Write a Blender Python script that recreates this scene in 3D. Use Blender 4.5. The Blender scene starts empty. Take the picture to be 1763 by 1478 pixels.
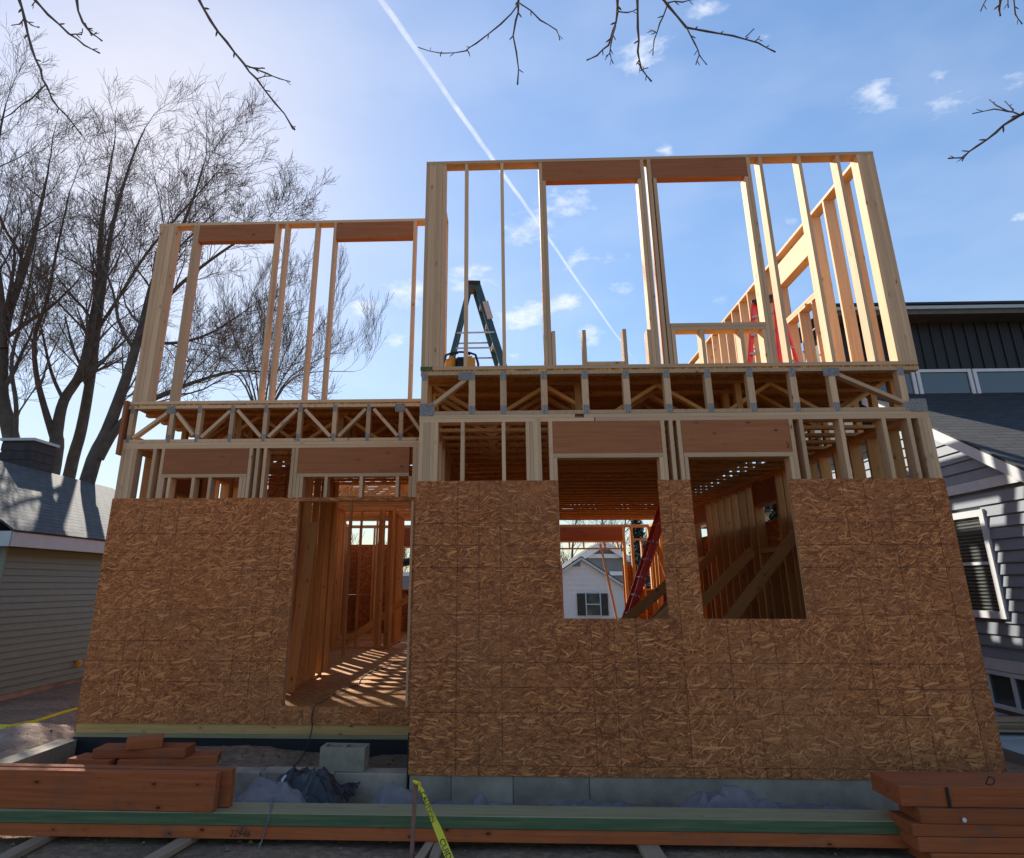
import bpy, bmesh, math, random
import numpy as np
from mathutils import Vector, Matrix, Euler, Quaternion
R = math.radians
rnd = random.Random(7)
C = bpy.context.scene.collection
scene = bpy.context.scene

# ---------------------------------------------------------------- camera
CX, CY, F, W0, H0 = 823.73, 618.62, 1173.84, 1763.0, 1478.0
PITCH, YAW, EYE = R(18.332), R(2.276), 1.85
cam_d = bpy.data.cameras.new('camera'); cam = bpy.data.objects.new('camera', cam_d); C.objects.link(cam)
cam_d.sensor_width = 36; cam_d.lens = F / W0 * 36
cam_d.shift_x = (W0 / 2 - CX) / W0; cam_d.shift_y = -(H0 / 2 - CY) / W0
cam_d.clip_start = .05; cam_d.clip_end = 3000
CAMR = Euler((0, 0, YAW)).to_matrix() @ Euler((R(90) + PITCH, 0, 0)).to_matrix()
cam.matrix_world = Matrix.Translation((0, 0, EYE)) @ CAMR.to_4x4()
scene.camera = cam

def at(u, v, X=None, Y=None, Z=None):
    """point of the world seen at photo pixel (u, v) on the plane X=, Y= or Z="""
    d = CAMR @ Vector(((u - CX) / F, (CY - v) / F, -1))
    t = X / d.x if X is not None else Y / d.y if Y is not None else (Z - EYE) / d.z
    return Vector((0, 0, EYE)) + d * t
def raydir(u, v):
    return (CAMR @ Vector(((u - CX) / F, (CY - v) / F, -1))).normalized()

# ---------------------------------------------------------------- sun, sky
SUN = raydir(248, 218)
SUN_EL = math.asin(SUN.z); SUN_AZ = math.atan2(SUN.x, SUN.y)      # azimuth clockwise from +Y
sl = bpy.data.lights.new('sun', 'SUN'); sun = bpy.data.objects.new('sun', sl); C.objects.link(sun)
sl.energy = 4.5; sl.angle = R(.55); sl.color = (1.0, .93, .82)
sun.rotation_mode = 'QUATERNION'; sun.rotation_quaternion = SUN.to_track_quat('Z', 'Y')
scene.view_settings.view_transform = 'Standard'; scene.view_settings.look = 'None'
scene.view_settings.gamma = 1; scene.view_settings.use_curve_mapping = False
scene.view_settings.exposure = 1.05
scene.cycles.max_bounces = 6; scene.cycles.diffuse_bounces = 4; scene.cycles.glossy_bounces = 2; scene.cycles.caustics_reflective = False; scene.cycles.caustics_refractive = False
SKY_STRENGTH = .145

class G:
    """tiny node-graph helper"""
    def __init__(s, nt): s.nt = nt; s.n = nt.nodes; s.l = nt.links
    def node(s, t, **k):
        n = s.n.new(t)
        for a, b in k.items(): setattr(n, a, b)
        return n
    def put(s, sock, v):
        if v is None: return
        if isinstance(v, bpy.types.NodeSocket): s.l.new(v, sock)
        else: sock.default_value = v
    def math(s, op, a, b=None, c=None, clamp=False):
        n = s.node('ShaderNodeMath', operation=op, use_clamp=clamp)
        s.put(n.inputs[0], a); s.put(n.inputs[1], b); s.put(n.inputs[2], c); return n.outputs[0]
    def vmath(s, op, a, b=None, sc=None):
        n = s.node('ShaderNodeVectorMath', operation=op)
        s.put(n.inputs[0], a); s.put(n.inputs[1], b)
        if sc is not None: s.put(n.inputs['Scale'], sc)
        return n.outputs['Value'] if op in ('LENGTH', 'DOT_PRODUCT', 'DISTANCE') else n.outputs['Vector']
    def mix(s, f, a, b, mode='MIX'):
        n = s.node('ShaderNodeMix', data_type='RGBA', blend_type=mode)
        s.put(n.inputs[0], f); s.put(n.inputs[6], a); s.put(n.inputs[7], b); return n.outputs[2]
    def noise(s, vec, scale, detail=4, rough=.55, dist=0, out='Fac'):
        n = s.node('ShaderNodeTexNoise'); s.put(n.inputs['Vector'], vec)
        n.inputs['Scale'].default_value = scale; n.inputs['Detail'].default_value = detail
        n.inputs['Roughness'].default_value = rough; n.inputs['Distortion'].default_value = dist
        return n.outputs[out]
    def voro(s, vec, scale, rand=1, feature='F1', out='Distance'):
        n = s.node('ShaderNodeTexVoronoi', feature=feature); s.put(n.inputs['Vector'], vec)
        n.inputs['Scale'].default_value = scale; n.inputs['Randomness'].default_value = rand
        return n.outputs[out]
    def ramp(s, f, stops, interp='LINEAR'):
        n = s.node('ShaderNodeValToRGB'); s.put(n.inputs[0], f); r = n.color_ramp; r.interpolation = interp
        while len(r.elements) < len(stops): r.elements.new(.5)
        for e, (p, c) in zip(r.elements, stops): e.position = p; e.color = (*c, 1) if len(c) == 3 else c
        return n.outputs[0]
    def smooth(s, v, lo, hi, a=0, b=1):
        n = s.node('ShaderNodeMapRange', interpolation_type='SMOOTHSTEP')
        s.put(n.inputs[0], v)
        for i, x in enumerate((lo, hi, a, b)): n.inputs[i + 1].default_value = x
        return n.outputs[0]
    def mapping(s, vec, loc=(0, 0, 0), rot=(0, 0, 0), scale=(1, 1, 1)):
        n = s.node('ShaderNodeMapping'); s.put(n.inputs[0], vec)
        n.inputs[1].default_value = loc; n.inputs[2].default_value = rot; n.inputs[3].default_value = scale
        return n.outputs[0]
    def bump(s, h, strength=.3, dist=.01):
        n = s.node('ShaderNodeBump'); s.put(n.inputs['Height'], h)
        n.inputs['Strength'].default_value = strength; n.inputs['Distance'].default_value = dist
        return n.outputs[0]

world = bpy.data.worlds.new('World'); scene.world = world; world.use_nodes = True
g = G(world.node_tree); g.n.clear()
sky = g.node('ShaderNodeTexSky', sky_type='NISHITA'); sky.sun_disc = False
sky.sun_elevation = SUN_EL; sky.sun_rotation = SUN_AZ
sky.altitude = 200; sky.air_density = 1.0; sky.dust_density = .4; sky.ozone_density = 1.3
tc = g.node('ShaderNodeTexCoord').outputs['Generated']
tc = g.vmath('NORMALIZE', tc)
# clouds: soft patches of small cumulus, each (u, v, half width px, half height px, weight)
CLOUDS = [(1512, 166, 34, 30, 1), (1630, 178, 42, 16, .8), (1612, 132, 16, 20, .6), (1735, 140, 40, 26, .6), (1105, 82, 24, 34, .9), (1104, 120, 40, 12, .6),
          (1215, 14, 36, 18, .9), (1320, 72, 20, 12, .5), (978, 350, 44, 26, .9), (902, 396, 26, 28, .9), (1000, 440, 24, 12, .8),
          (1062, 446, 28, 14, .7), (968, 522, 32, 14, 1), (892, 545, 44, 18, 1.1), (812, 480, 36, 26, 1), (702, 506, 30, 20, 1.1), (627, 532, 22, 13, 1),
          (680, 584, 24, 10, 1), (1020, 578, 26, 15, .9), (1070, 498, 22, 9, .6), (976, 470, 20, 14, .5), (1362, 382, 16, 7, .7), (1232, 517, 20, 8, .7),
          (1140, 262, 14, 12, .9), (885, 612, 12, 6, .9), (1728, 458, 34, 9, .5), (1757, 372, 20, 12, .8), (720, 330, 10, 14, .5), (820, 588, 26, 12, .6),
          (925, 600, 16, 10, .6), (1265, 340, 12, 8, .3), (640, 432, 14, 7, .5), (1150, 395, 12, 5, .3), (1680, 330, 26, 10, .25)]
dn = g.noise(tc, 9, 3, .6, out='Color')
dn = g.vmath('SUBTRACT', dn, (.5, .5, .5)); tcd = g.vmath('ADD', tc, g.vmath('SCALE', dn, sc=.02))
# a flat chart of the sky round one fixed direction; clouds are wider than high, so the chart is squeezed sideways
d0 = raydir(1100, 330); e1 = Vector((d0.y, -d0.x, 0)).normalized(); e2 = e1.cross(d0)
def chart(d): return Vector((d.dot(e1) / d.dot(d0) * .6, d.dot(e2) / d.dot(d0), 0))
dz = g.vmath('DOT_PRODUCT', tcd, tuple(d0)); cmbn = g.node('ShaderNodeCombineXYZ')
g.put(cmbn.inputs[0], g.math('DIVIDE', g.vmath('DOT_PRODUCT', tcd, tuple(e1 * .6)), dz)); g.put(cmbn.inputs[1], g.math('DIVIDE', g.vmath('DOT_PRODUCT', tcd, tuple(e2)), dz))
acc = None
for (u, v, a, b, w) in CLOUDS:
    p0 = chart(raydir(u, v)); rr_ = (chart(raydir(u + a, v)) - p0).length * .5 + (chart(raydir(u, v + b)) - p0).length * .5
    dd = g.vmath('DISTANCE', cmbn.outputs[0], tuple(p0)); e = g.smooth(dd, 0, rr_ * 2.3, w, 0)
    acc = e if acc is None else g.math('ADD', acc, e)
acc = g.math('MULTIPLY', acc, g.math('GREATER_THAN', dz, .2))
cn = g.noise(g.mapping(tcd, scale=(1, 1, 2.2)), 34, 7, .62)
cn2 = g.noise(g.mapping(tc, scale=(1, 1, 2.5)), 5, 3, .5)
cm = g.math('SUBTRACT', g.math('MULTIPLY', acc, 1.0), g.math('MULTIPLY', g.math('SUBTRACT', .80, cn), 1.9))
cm = g.smooth(cm, -.2, .95)
# contrail: the plane through the eye and two sky points
c0, c1 = raydir(660, 6), raydir(1098, 630)
nrm = c0.cross(c1).normalized(); along = (c1 - c0).normalized()
wob = g.math('MULTIPLY', g.math('SUBTRACT', g.noise(tc, 14, 4, .6), .5), .0045)
dist = g.math('ABSOLUTE', g.math('ADD', g.vmath('DOT_PRODUCT', tc, tuple(nrm)), wob))
t_al = g.vmath('DOT_PRODUCT', g.vmath('SUBTRACT', tc, tuple(c0)), tuple(along * (1 / (c1 - c0).length)))
wid = g.math('ADD', .0013, g.math('MULTIPLY', g.math('SUBTRACT', 1.0, t_al, clamp=True), .0038))
ct = g.math('DIVIDE', dist, wid)
ct = g.smooth(ct, 1.1, .35)
ct = g.math('MULTIPLY', ct, g.smooth(g.noise(tc, 90, 4, .7), .1, .65, .55, 1.0))
ct = g.math('MULTIPLY', ct, g.smooth(t_al, 1.04, .9, 0, 1))
ct = g.math('MULTIPLY', ct, g.math('GREATER_THAN', g.vmath('DOT_PRODUCT', tc, tuple(c0)), 0.3))
ct = g.math('MULTIPLY', ct, g.smooth(g.noise(tc, 22, 3, .6), .3, .7, .32, .6))
veil = g.math('MULTIPLY', g.smooth(cn2, .35, .75), .10)
mask = g.math('MAXIMUM', g.math('MAXIMUM', g.math('MULTIPLY', cm, .75), ct), veil)
sepc = g.node('ShaderNodeSeparateColor'); g.l.new(sky.outputs[0], sepc.inputs[0])
lum_ = g.math('ADD', g.math('MULTIPLY', sepc.outputs[0], .4), g.math('MULTIPLY', sepc.outputs[1], .6))
skyc = g.vmath('SCALE', sky.outputs[0], sc=g.math('DIVIDE', 1.0, g.math('ADD', 1.0, g.math('DIVIDE', lum_, 4.6))))
hs = g.node('ShaderNodeHueSaturation'); hs.inputs['Saturation'].default_value = 1.10; g.put(hs.inputs['Color'], skyc); skyc = hs.outputs[0]
col = g.mix(mask, skyc, (3.9, 3.95, 4.1, 1))
bg = g.node('ShaderNodeBackground'); g.put(bg.inputs[0], col); bg.inputs[1].default_value = SKY_STRENGTH
g.l.new(bg.outputs[0], g.node('ShaderNodeOutputWorld').inputs[0])

# ---------------------------------------------------------------- materials
def material(name):
    m = bpy.data.materials.new(name); m.use_nodes = True; g = G(m.node_tree); g.n.clear()
    b = g.node('ShaderNodeBsdfPrincipled'); o = g.node('ShaderNodeOutputMaterial'); g.l.new(b.outputs[0], o.inputs[0])
    g.b = b
    return m, g
def obj_vec(g, off=40.0):
    tcn = g.node('ShaderNodeTexCoord').outputs['Object']; oi = g.node('ShaderNodeObjectInfo').outputs['Random']
    cmb = g.node('ShaderNodeCombineXYZ')
    g.put(cmb.inputs[0], g.math('MULTIPLY', oi, off)); g.put(cmb.inputs[1], g.math('MULTIPLY', oi, off * .73)); g.put(cmb.inputs[2], g.math('MULTIPLY', oi, off * 1.7))
    return g.vmath('ADD', tcn, cmb.outputs[0]), oi, tcn
def lumber(name, light, mid, dark, knot, var=.25, rough=.7, knots=1.0, dirt=0.0):
    m, g = material(name); v, oi, tcn = obj_vec(g)
    grain = g.noise(g.mapping(v, scale=(38, 38, 1.6)), 1, 5, .65, .6)
    fine = g.noise(g.mapping(v, scale=(150, 150, 3)), 1, 3, .6)
    big = g.noise(v, 1.7, 2, .5)
    c = g.ramp(grain, [(.25, dark), (.5, mid), (.72, light)])
    c = g.mix(g.math('MULTIPLY', fine, .35), c, (*mid, 1))
    c = g.mix(g.math('MULTIPLY', big, .5), c, (*[x * 1.0 for x in mid], 1))
    kn = g.node('ShaderNodeTexVoronoi'); g.put(kn.inputs['Vector'], g.mapping(v, scale=(9, 9, 5))); kn.inputs['Scale'].default_value = 1
    ksep = g.node('ShaderNodeSeparateColor'); g.l.new(kn.outputs['Color'], ksep.inputs[0]); kd = kn.outputs['Distance']
    kr = g.smooth(kd, .05, .11, 1, 0); ring = g.smooth(kd, .10, .26, .28, 0)
    k = g.math('MULTIPLY', g.math('ADD', kr, ring), g.math('MULTIPLY', knots, g.smooth(ksep.outputs[0], .45, .62)), clamp=True)
    c = g.mix(k, c, (*knot, 1))
    sc = g.math('ADD', 1 - var / 2, g.math('MULTIPLY', g.math('FRACT', g.math('MULTIPLY', oi, 17.3)), var))
    c = g.vmath('SCALE', c, sc=sc)
    if dirt:
        dm = g.smooth(g.noise(v, 4, 5, .7), .5, .75, 0, dirt); c = g.mix(dm, c, (.10, .08, .06, 1))
    g.put(g.b.inputs['Base Color'], c); g.b.inputs['Roughness'].default_value = rough
    g.b.inputs['Specular IOR Level'].default_value = .25
    g.put(g.b.inputs['Normal'], g.bump(grain, .25, .003))
    return m
def osb(name, bright=1.0, lines=True, floor=False, tint=(1.27, .95, .66)):
    m, g = material(name); v, oi, tcn = obj_vec(g, 30)
    warp = g.vmath('SUBTRACT', g.noise(v, 3.2, 2, .5, out='Color'), (.5, .5, .5))
    v2 = g.vmath('ADD', v, g.vmath('SCALE', warp, sc=.06))
    v2 = g.vmath('ADD', v, g.vmath('SCALE', warp, sc=.12))
    def rotd(vec, ang, sc, off):          # turn first, then stretch along the strand
        if floor: return g.mapping(g.mapping(vec, loc=(off, off * .7, 0), rot=(0, 0, ang)), scale=(sc[0], sc[1], 3))
        return g.mapping(g.mapping(vec, loc=(off, 0, off * .7), rot=(0, ang, 0)), scale=(sc[0], 3, sc[1]))
    # bottom mat of fine fibres
    f1 = g.noise(rotd(v2, .15, (9, 85), 0), 1, 3, .65); f2 = g.noise(rotd(v2, -.5, (10, 90), 5), 1, 2, .6)
    val = g.math('ADD', g.math('MULTIPLY', f1, .62), g.math('MULTIPLY', f2, .5))
    val = g.math('SUBTRACT', val, .17)
    for i, (ang, sc, thr) in enumerate([(.38, (8, 46), .42), (-.5, (9.5, 52), .48), (1.15, (10, 54), .72), (-1.2, (11, 62), .74), (-.1, (7, 50), .42), (.7, (10, 58), .60), (.18, (5.5, 33), .84)]):
        n = g.node('ShaderNodeTexVoronoi'); g.put(n.inputs['Vector'], rotd(v2, ang, sc, 2 + i * 3.1)); n.inputs['Scale'].default_value = 1
        cs = g.node('ShaderNodeSeparateColor'); g.l.new(n.outputs['Color'], cs.inputs[0])
        sel = g.math('MULTIPLY', g.math('GREATER_THAN', cs.outputs[1], thr), g.smooth(n.outputs['Distance'], .42, .50, 1, 0))
        a = g.math('ADD', g.math('MULTIPLY', cs.outputs[0], .62), g.math('MULTIPLY', f1, .42))
        rim = g.smooth(n.outputs['Distance'], .38, .60, 0, .22)       # little shadow where a strand ends
        selo = g.math('GREATER_THAN', cs.outputs[1], thr)
        val = g.math('SUBTRACT', val, g.math('MULTIPLY', g.math('MULTIPLY', rim, g.smooth(n.outputs['Distance'], .60, .75, 1, 0)), selo))
        val = g.math('ADD', g.math('MULTIPLY', a, sel), g.math('MULTIPLY', val, g.math('SUBTRACT', 1.0, sel)))
    B = bright; ed = f2
    c = g.ramp(val, [(p_, tuple(a_ * t_ for a_, t_ in zip(c_, tint))) for p_, c_ in [(.0, (.13 * B, .050 * B, .021 * B)), (.25, (.24 * B, .102 * B, .043 * B)), (.5, (.33 * B, .152 * B, .066 * B)), (.75, (.45 * B, .23 * B, .108 * B)), (1, (.60 * B, .35 * B, .185 * B))]])
    tone = g.noise(v, 1.1, 3, .6)
    c = g.mix(g.smooth(tone, .35, .7, 0, .3), c, (.32 * B, .13 * B, .05 * B, 1))
    if lines:
        sx = g.node('ShaderNodeSeparateXYZ'); g.l.new(tcn, sx.inputs[0]); mins = None
        for o in (sx.outputs[0], sx.outputs[1 if floor else 2]):
            t = g.math('MODULO', g.math('ADD', o, 12.192), 1.2192)
            for q in (.4064, .6096, .8128):
                d = g.math('ABSOLUTE', g.math('SUBTRACT', t, q)); mins = d if mins is None else g.math('MINIMUM', mins, d)
        lm = g.smooth(mins, .0018, .0055, .72, 0)
        lm = g.math('MULTIPLY', lm, g.smooth(g.noise(v, 5, 3, .6), .35, .6, .35, 1))
        c = g.mix(lm, c, (.035, .016, .009, 1))
    g.put(g.b.inputs['Base Color'], c); g.b.inputs['Roughness'].default_value = .75
    g.b.inputs['Specular IOR Level'].default_value = .3
    g.put(g.b.inputs['Normal'], g.bump(g.math('ADD', val, g.math('MULTIPLY', ed, .6)), .5, .0022))
    return m
def plain(name, col, rough=.6, metal=0, var=.12, nscale=6, bump=.15, bscale=60, spec=.4, perobj=.1):
    m, g = material(name); v, oi, tcn = obj_vec(g)
    n = g.noise(v, nscale, 5, .6)
    c = g.ramp(n, [(.3, tuple(x * (1 - var) for x in col)), (.7, tuple(min(1, x * (1 + var)) for x in col))])
    c = g.vmath('SCALE', c, sc=g.math('ADD', 1 - perobj / 2, g.math('MULTIPLY', oi, perobj)))
    g.put(g.b.inputs['Base Color'], c); g.b.inputs['Roughness'].default_value = rough; g.b.inputs['Metallic'].default_value = metal
    g.b.inputs['Specular IOR Level'].default_value = spec
    if bump: g.put(g.b.inputs['Normal'], g.bump(g.noise(v, bscale, 4, .6), bump, .004))
    return m
M = {}
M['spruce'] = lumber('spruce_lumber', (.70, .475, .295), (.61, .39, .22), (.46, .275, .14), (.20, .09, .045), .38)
M['spruce_shaded'] = lumber('spruce_lumber_shaded', (.64, .35, .135), (.56, .27, .09), (.41, .175, .05), (.14, .05, .02), .55)  # same spruce, indoor shade put into a darker, redder colour
M['golden'] = lumber('golden_rim_lumber', (.66, .42, .16), (.56, .33, .11), (.42, .22, .07), (.2, .09, .03), .15)
M['lvl'] = lumber('red_header_lumber', (.44, .165, .06), (.35, .12, .042), (.23, .07, .024), (.09, .025, .012), .2, .6, .8)
M['lvl_ext'] = lumber('orange_beam_lumber', (.46, .135, .042), (.36, .092, .028), (.23, .052, .016), (.08, .018, .006), .35, .8, .9, .55)
M['treated'] = lumber('green_treated_lumber', (.20, .20, .10), (.085, .13, .06), (.02, .06, .028), (.07, .06, .03), .1, .75, .4, .35)
M['treated_top'] = lumber('tan_treated_face', (.40, .32, .17), (.30, .25, .13), (.17, .15, .07), (.07, .06, .03), .1, .8, .4, .25)
M['pale'] = lumber('weathered_plank_lumber', (.42, .30, .20), (.34, .235, .15), (.24, .16, .10), (.12, .06, .03), .3, .8, .8, .35)
M['osb'] = osb('strand_board', 1.2); M['deck'] = osb('strand_board_floor', 1.5, False, True, (1.15, 1.10, .42))
# galvanised ribbed metal
m, g = material('galvanised_truss_plate'); v, oi, tcn = obj_vec(g)
sx = g.node('ShaderNodeSeparateXYZ'); g.l.new(tcn, sx.inputs[0])
st = g.math('SINE', g.math('MULTIPLY', sx.outputs[0], 430))
g.put(g.b.inputs['Base Color'], g.ramp(g.math('ADD', g.math('MULTIPLY', st, .3), g.noise(v, 60, 3)), [(.2, (.12, .115, .11)), (.8, (.42, .385, .34))]))
g.b.inputs['Metallic'].default_value = .2; g.b.inputs['Roughness'].default_value = .6
g.put(g.b.inputs['Normal'], g.bump(st, .6, .003)); M['plate'] = m
M['concrete'] = plain('poured_concrete', (.31, .245, .175), .9, var=.38, nscale=2.6, bump=.5, bscale=45)
M['cmu'] = plain('concrete_block_grey', (.27, .22, .155), .95, var=.2, nscale=9, bump=.8, bscale=90)
M['tar'] = plain('black_foundation_coating', (.012, .012, .013), .5, var=.3)
M['white'] = plain('white_trim_paint', (.64, .65, .65), .5, var=.06, bump=.05)
M['fascia'] = plain('pale_grey_fascia', (.43, .50, .51), .55, var=.06, bump=.05)
M['sage'] = plain('sage_grey_vinyl_siding', (.145, .20, .17), .5, var=.07, bump=.08, perobj=.08)
M['bluegrey'] = plain('light_blue_grey_vinyl_siding', (.215, .24, .275), .5, var=.06, bump=.08, perobj=.08)
M['darkboard'] = plain('near_black_vertical_siding', (.009, .008, .011), .55, var=.2, bump=.1)
M['soffit'] = plain('dark_olive_soffit', (.10, .10, .085), .6)
M['whitesiding'] = plain('white_siding_far', (.62, .62, .62), .6, var=.05, bump=0)
M['greysiding'] = plain('grey_siding_far', (.17, .18, .18), .7, var=.1, bump=0)
M['black'] = plain('black_plastic', (.015, .015, .016), .45, var=.2, bump=.05)
M['yellow'] = plain('yellow_orange_plastic', (.75, .33, .03), .4, var=.06, bump=.03)
M['red'] = plain('red_fibreglass', (.85, .035, .018), .35, var=.1, bump=.05)
M['blue'] = plain('blue_green_fibreglass', (.02, .075, .105), .4, var=.15, bump=.05)
M['alu'] = plain('dull_aluminium', (.42, .43, .45), .4, .8, var=.1)
M['label'] = plain('pale_sticker', (.45, .47, .45), .5)
M['bark'] = plain('grey_brown_bark', (.085, .07, .056), .95, var=.35, nscale=4, bump=.6, bscale=25)
M['twig'] = plain('dark_twig_bark', (.12, .095, .082), .9, var=.3, nscale=12, bump=.3, bscale=80)
M['cord'] = plain('dark_cord_rubber', (.028, .026, .028), .55)
M['string'] = plain('grey_string', (.16, .16, .19), .8)
M['stake'] = lumber('reddish_stake_wood', (.34, .17, .12), (.27, .13, .09), (.19, .085, .06), (.08, .03, .02), .1, .8)
M['ink'] = plain('black_marker_ink', (.02, .014, .012), .7, bump=0)
M['brickdark'] = plain('dark_chimney_masonry', (.045, .042, .042), .9, var=.3, bump=.5)
M['fabric'] = plain('grey_purple_woven_fabric', (.165, .14, .145), .65, var=.18, nscale=9, bump=.3, bscale=160)
M['blackbag'] = plain('black_plastic_sheet', (.018, .018, .02), .38, var=.3, bump=.2, bscale=30)
m, g = material('window_glass'); v, oi, tcn = obj_vec(g)
g.b.inputs['Base Color'].default_value = (.03, .045, .05, 1); g.b.inputs['Roughness'].default_value = .08
g.b.inputs['Specular IOR Level'].default_value = .9
g.put(g.b.inputs['Normal'], g.bump(g.noise(v, 1.2, 2), .06, .05)); M['glass'] = m
def shingles(name, a, b, ms=.010):
    m, g = material(name); tcn = g.node('ShaderNodeTexCoord').outputs['Object']
    n = g.node('ShaderNodeTexBrick'); g.put(n.inputs['Vector'], tcn)
    n.inputs['Scale'].default_value = 1; n.inputs['Brick Width'].default_value = .30; n.inputs['Row Height'].default_value = .14
    n.inputs['Mortar Size'].default_value = ms; n.inputs['Mortar Smooth'].default_value = .3; n.inputs['Bias'].default_value = 0
    n.inputs['Color1'].default_value = (*a, 1); n.inputs['Color2'].default_value = (*b, 1)
    n.inputs['Mortar'].default_value = tuple(x * .25 for x in a) + (1,)
    c = g.mix(g.math('MULTIPLY', g.noise(tcn, 120, 3), .6), n.outputs[0], (*[x * .6 for x in b], 1))
    g.put(g.b.inputs['Base Color'], c); g.b.inputs['Roughness'].default_value = .9
    sxn = g.node('ShaderNodeSeparateXYZ'); g.l.new(tcn, sxn.inputs[0])
    saw = g.math('FRACT', g.math('DIVIDE', sxn.outputs[1], .14))
    g.put(g.b.inputs['Normal'], g.bump(g.math('SUBTRACT', g.math('MULTIPLY', n.outputs['Fac'], -.6), saw), 1.0, .02))
    return m
M['shingle_light'] = shingles('grey_shingles', (.06, .058, .056), (.11, .105, .098)); M['shingle_dark'] = shingles('charcoal_shingles', (.028, .029, .033), (.05, .052, .056))
# soil
m, g = material('sandy_soil'); tcn = g.node('ShaderNodeTexCoord').outputs['Object']
n1 = g.noise(tcn, 1.3, 6, .65); n2 = g.noise(tcn, 14, 6, .7); peb = g.voro(tcn, 26)
c = g.ramp(n2, [(.3, (.12, .07, .04)), (.55, (.27, .17, .10)), (.75, (.42, .28, .18))])
c = g.mix(g.smooth(n1, .42, .62, 0, .5), c, (.10, .075, .045, 1))
c = g.mix(g.smooth(peb, .12, .2, .5, 0), c, (.23, .20, .17, 1))
g.put(g.b.inputs['Base Color'], c); g.b.inputs['Roughness'].default_value = .97
g.put(g.b.inputs['Normal'], g.bump(g.math('ADD', n2, g.math('MULTIPLY', g.smooth(peb, 0, .2, 1, 0), .3)), .9, .03)); M['soil'] = m
m, g = material('pale_sand'); tcn = g.node('ShaderNodeTexCoord').outputs['Object']
n2 = g.noise(tcn, 9, 7, .7)
g.put(g.b.inputs['Base Color'], g.ramp(n2, [(.3, (.22, .145, .10)), (.7, (.42, .30, .215))])); g.b.inputs['Roughness'].default_value = .97
g.put(g.b.inputs['Normal'], g.bump(n2, .9, .04)); M['sand'] = m
M['grass'] = plain('dull_spring_grass', (.055, .062, .028), .95, var=.4, nscale=30, bump=0)
M['evergreen'] = plain('dark_evergreen_foliage', (.012, .022, .010), .9, var=.5, nscale=4, bump=0)
M['slab'] = plain('pale_concrete_paving', (.34, .36, .36), .9, var=.12, nscale=3, bump=.3)

# tape with hazard yellow
M['tape'] = plain('yellow_barrier_tape', (.70, .60, .02), .35, var=.08, bump=.1, bscale=30)

# ---------------------------------------------------------------- object helpers
def link(o, parent=None, kind=None, label=None, cat=None, group=None):
    C.objects.link(o)
    if parent is not None: o.parent = parent
    if kind: o['kind'] = kind
    if label: o['label'] = label
    if cat: o['category'] = cat
    if group: o['group'] = group
    return o
def thing(name, label, cat, group=None, loc=(0, 0, 0), rz=0):
    o = bpy.data.objects.new(name, None); o.location = loc; o.rotation_euler = (0, 0, rz); o.empty_display_size = .1
    return link(o, None, None, label, cat, group)
CACHE = {}
BOXF = [(0, 3, 2, 1), (4, 5, 6, 7), (0, 1, 5, 4), (1, 2, 6, 5), (2, 3, 7, 6), (3, 0, 4, 7)]
def box_mesh(a, b, L, mat, bevel=0):
    key = (round(a, 4), round(b, 4), round(L, 3), mat, bevel)
    if key in CACHE: return CACHE[key]
    me = bpy.data.meshes.new('piece'); x, y, z = a / 2, b / 2, L / 2
    me.from_pydata([(-x, -y, -z), (x, -y, -z), (x, y, -z), (-x, y, -z), (-x, -y, z), (x, -y, z), (x, y, z), (-x, y, z)], [], BOXF)
    if bevel:
        bm = bmesh.new(); bm.from_mesh(me); bmesh.ops.bevel(bm, geom=list(bm.edges), offset=bevel, segments=1, affect='EDGES'); bm.to_mesh(me); bm.free()
    me.materials.append(M[mat]); CACHE[key] = me; return me
QX = Matrix(((0, 0, 1), (1, 0, 0), (0, 1, 0)))      # local z -> X, x -> Y, y -> Z
QY = Matrix(((1, 0, 0), (0, 0, 1), (0, -1, 0)))     # local z -> Y, x -> X, y -> -Z
def lum(name, x0, x1, y0, y1, z0, z1, mat, parent=None, bevel=0, **kw):
    """axis-aligned board with its grain along the longest side"""
    dx, dy, dz = x1 - x0, y1 - y0, z1 - z0; c = Vector(((x0 + x1) / 2, (y0 + y1) / 2, (z0 + z1) / 2))
    if dz >= dx and dz >= dy: me = box_mesh(dx, dy, dz, mat, bevel); rot = Matrix.Identity(3)
    elif dx >= dy: me = box_mesh(dy, dz, dx, mat, bevel); rot = QX
    else: me = box_mesh(dx, dz, dy, mat, bevel); rot = QY
    o = bpy.data.objects.new(name, me); link(o, parent, **kw)
    if parent is not None and parent.type == 'MESH':
        o.matrix_parent_inverse = parent.matrix_basis.inverted()
    o.matrix_basis = Matrix.Translation(c) @ rot.to_4x4()
    return o
def strut(name, p, q, w, t, mat, parent=None, side=None, bevel=0, **kw):
    """board from p to q; w measured along 'side', t along the other"""
    p, q = Vector(p), Vector(q); d = (q - p); L = d.length; z = d.normalized()
    s = Vector(side) if side is not None else Vector((0, 1, 0)); s = (s - z * s.dot(z)).normalized(); u = z.cross(s)
    me = box_mesh(w, t, L, mat, bevel)
    o = bpy.data.objects.new(name, me); link(o, parent, **kw)
    mt = Matrix((s, u, z)).transposed().to_4x4()
    if parent is not None and parent.type == 'MESH': o.matrix_parent_inverse = parent.matrix_basis.inverted()
    o.matrix_basis = Matrix.Translation((p + q) / 2) @ mt
    return o
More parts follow.
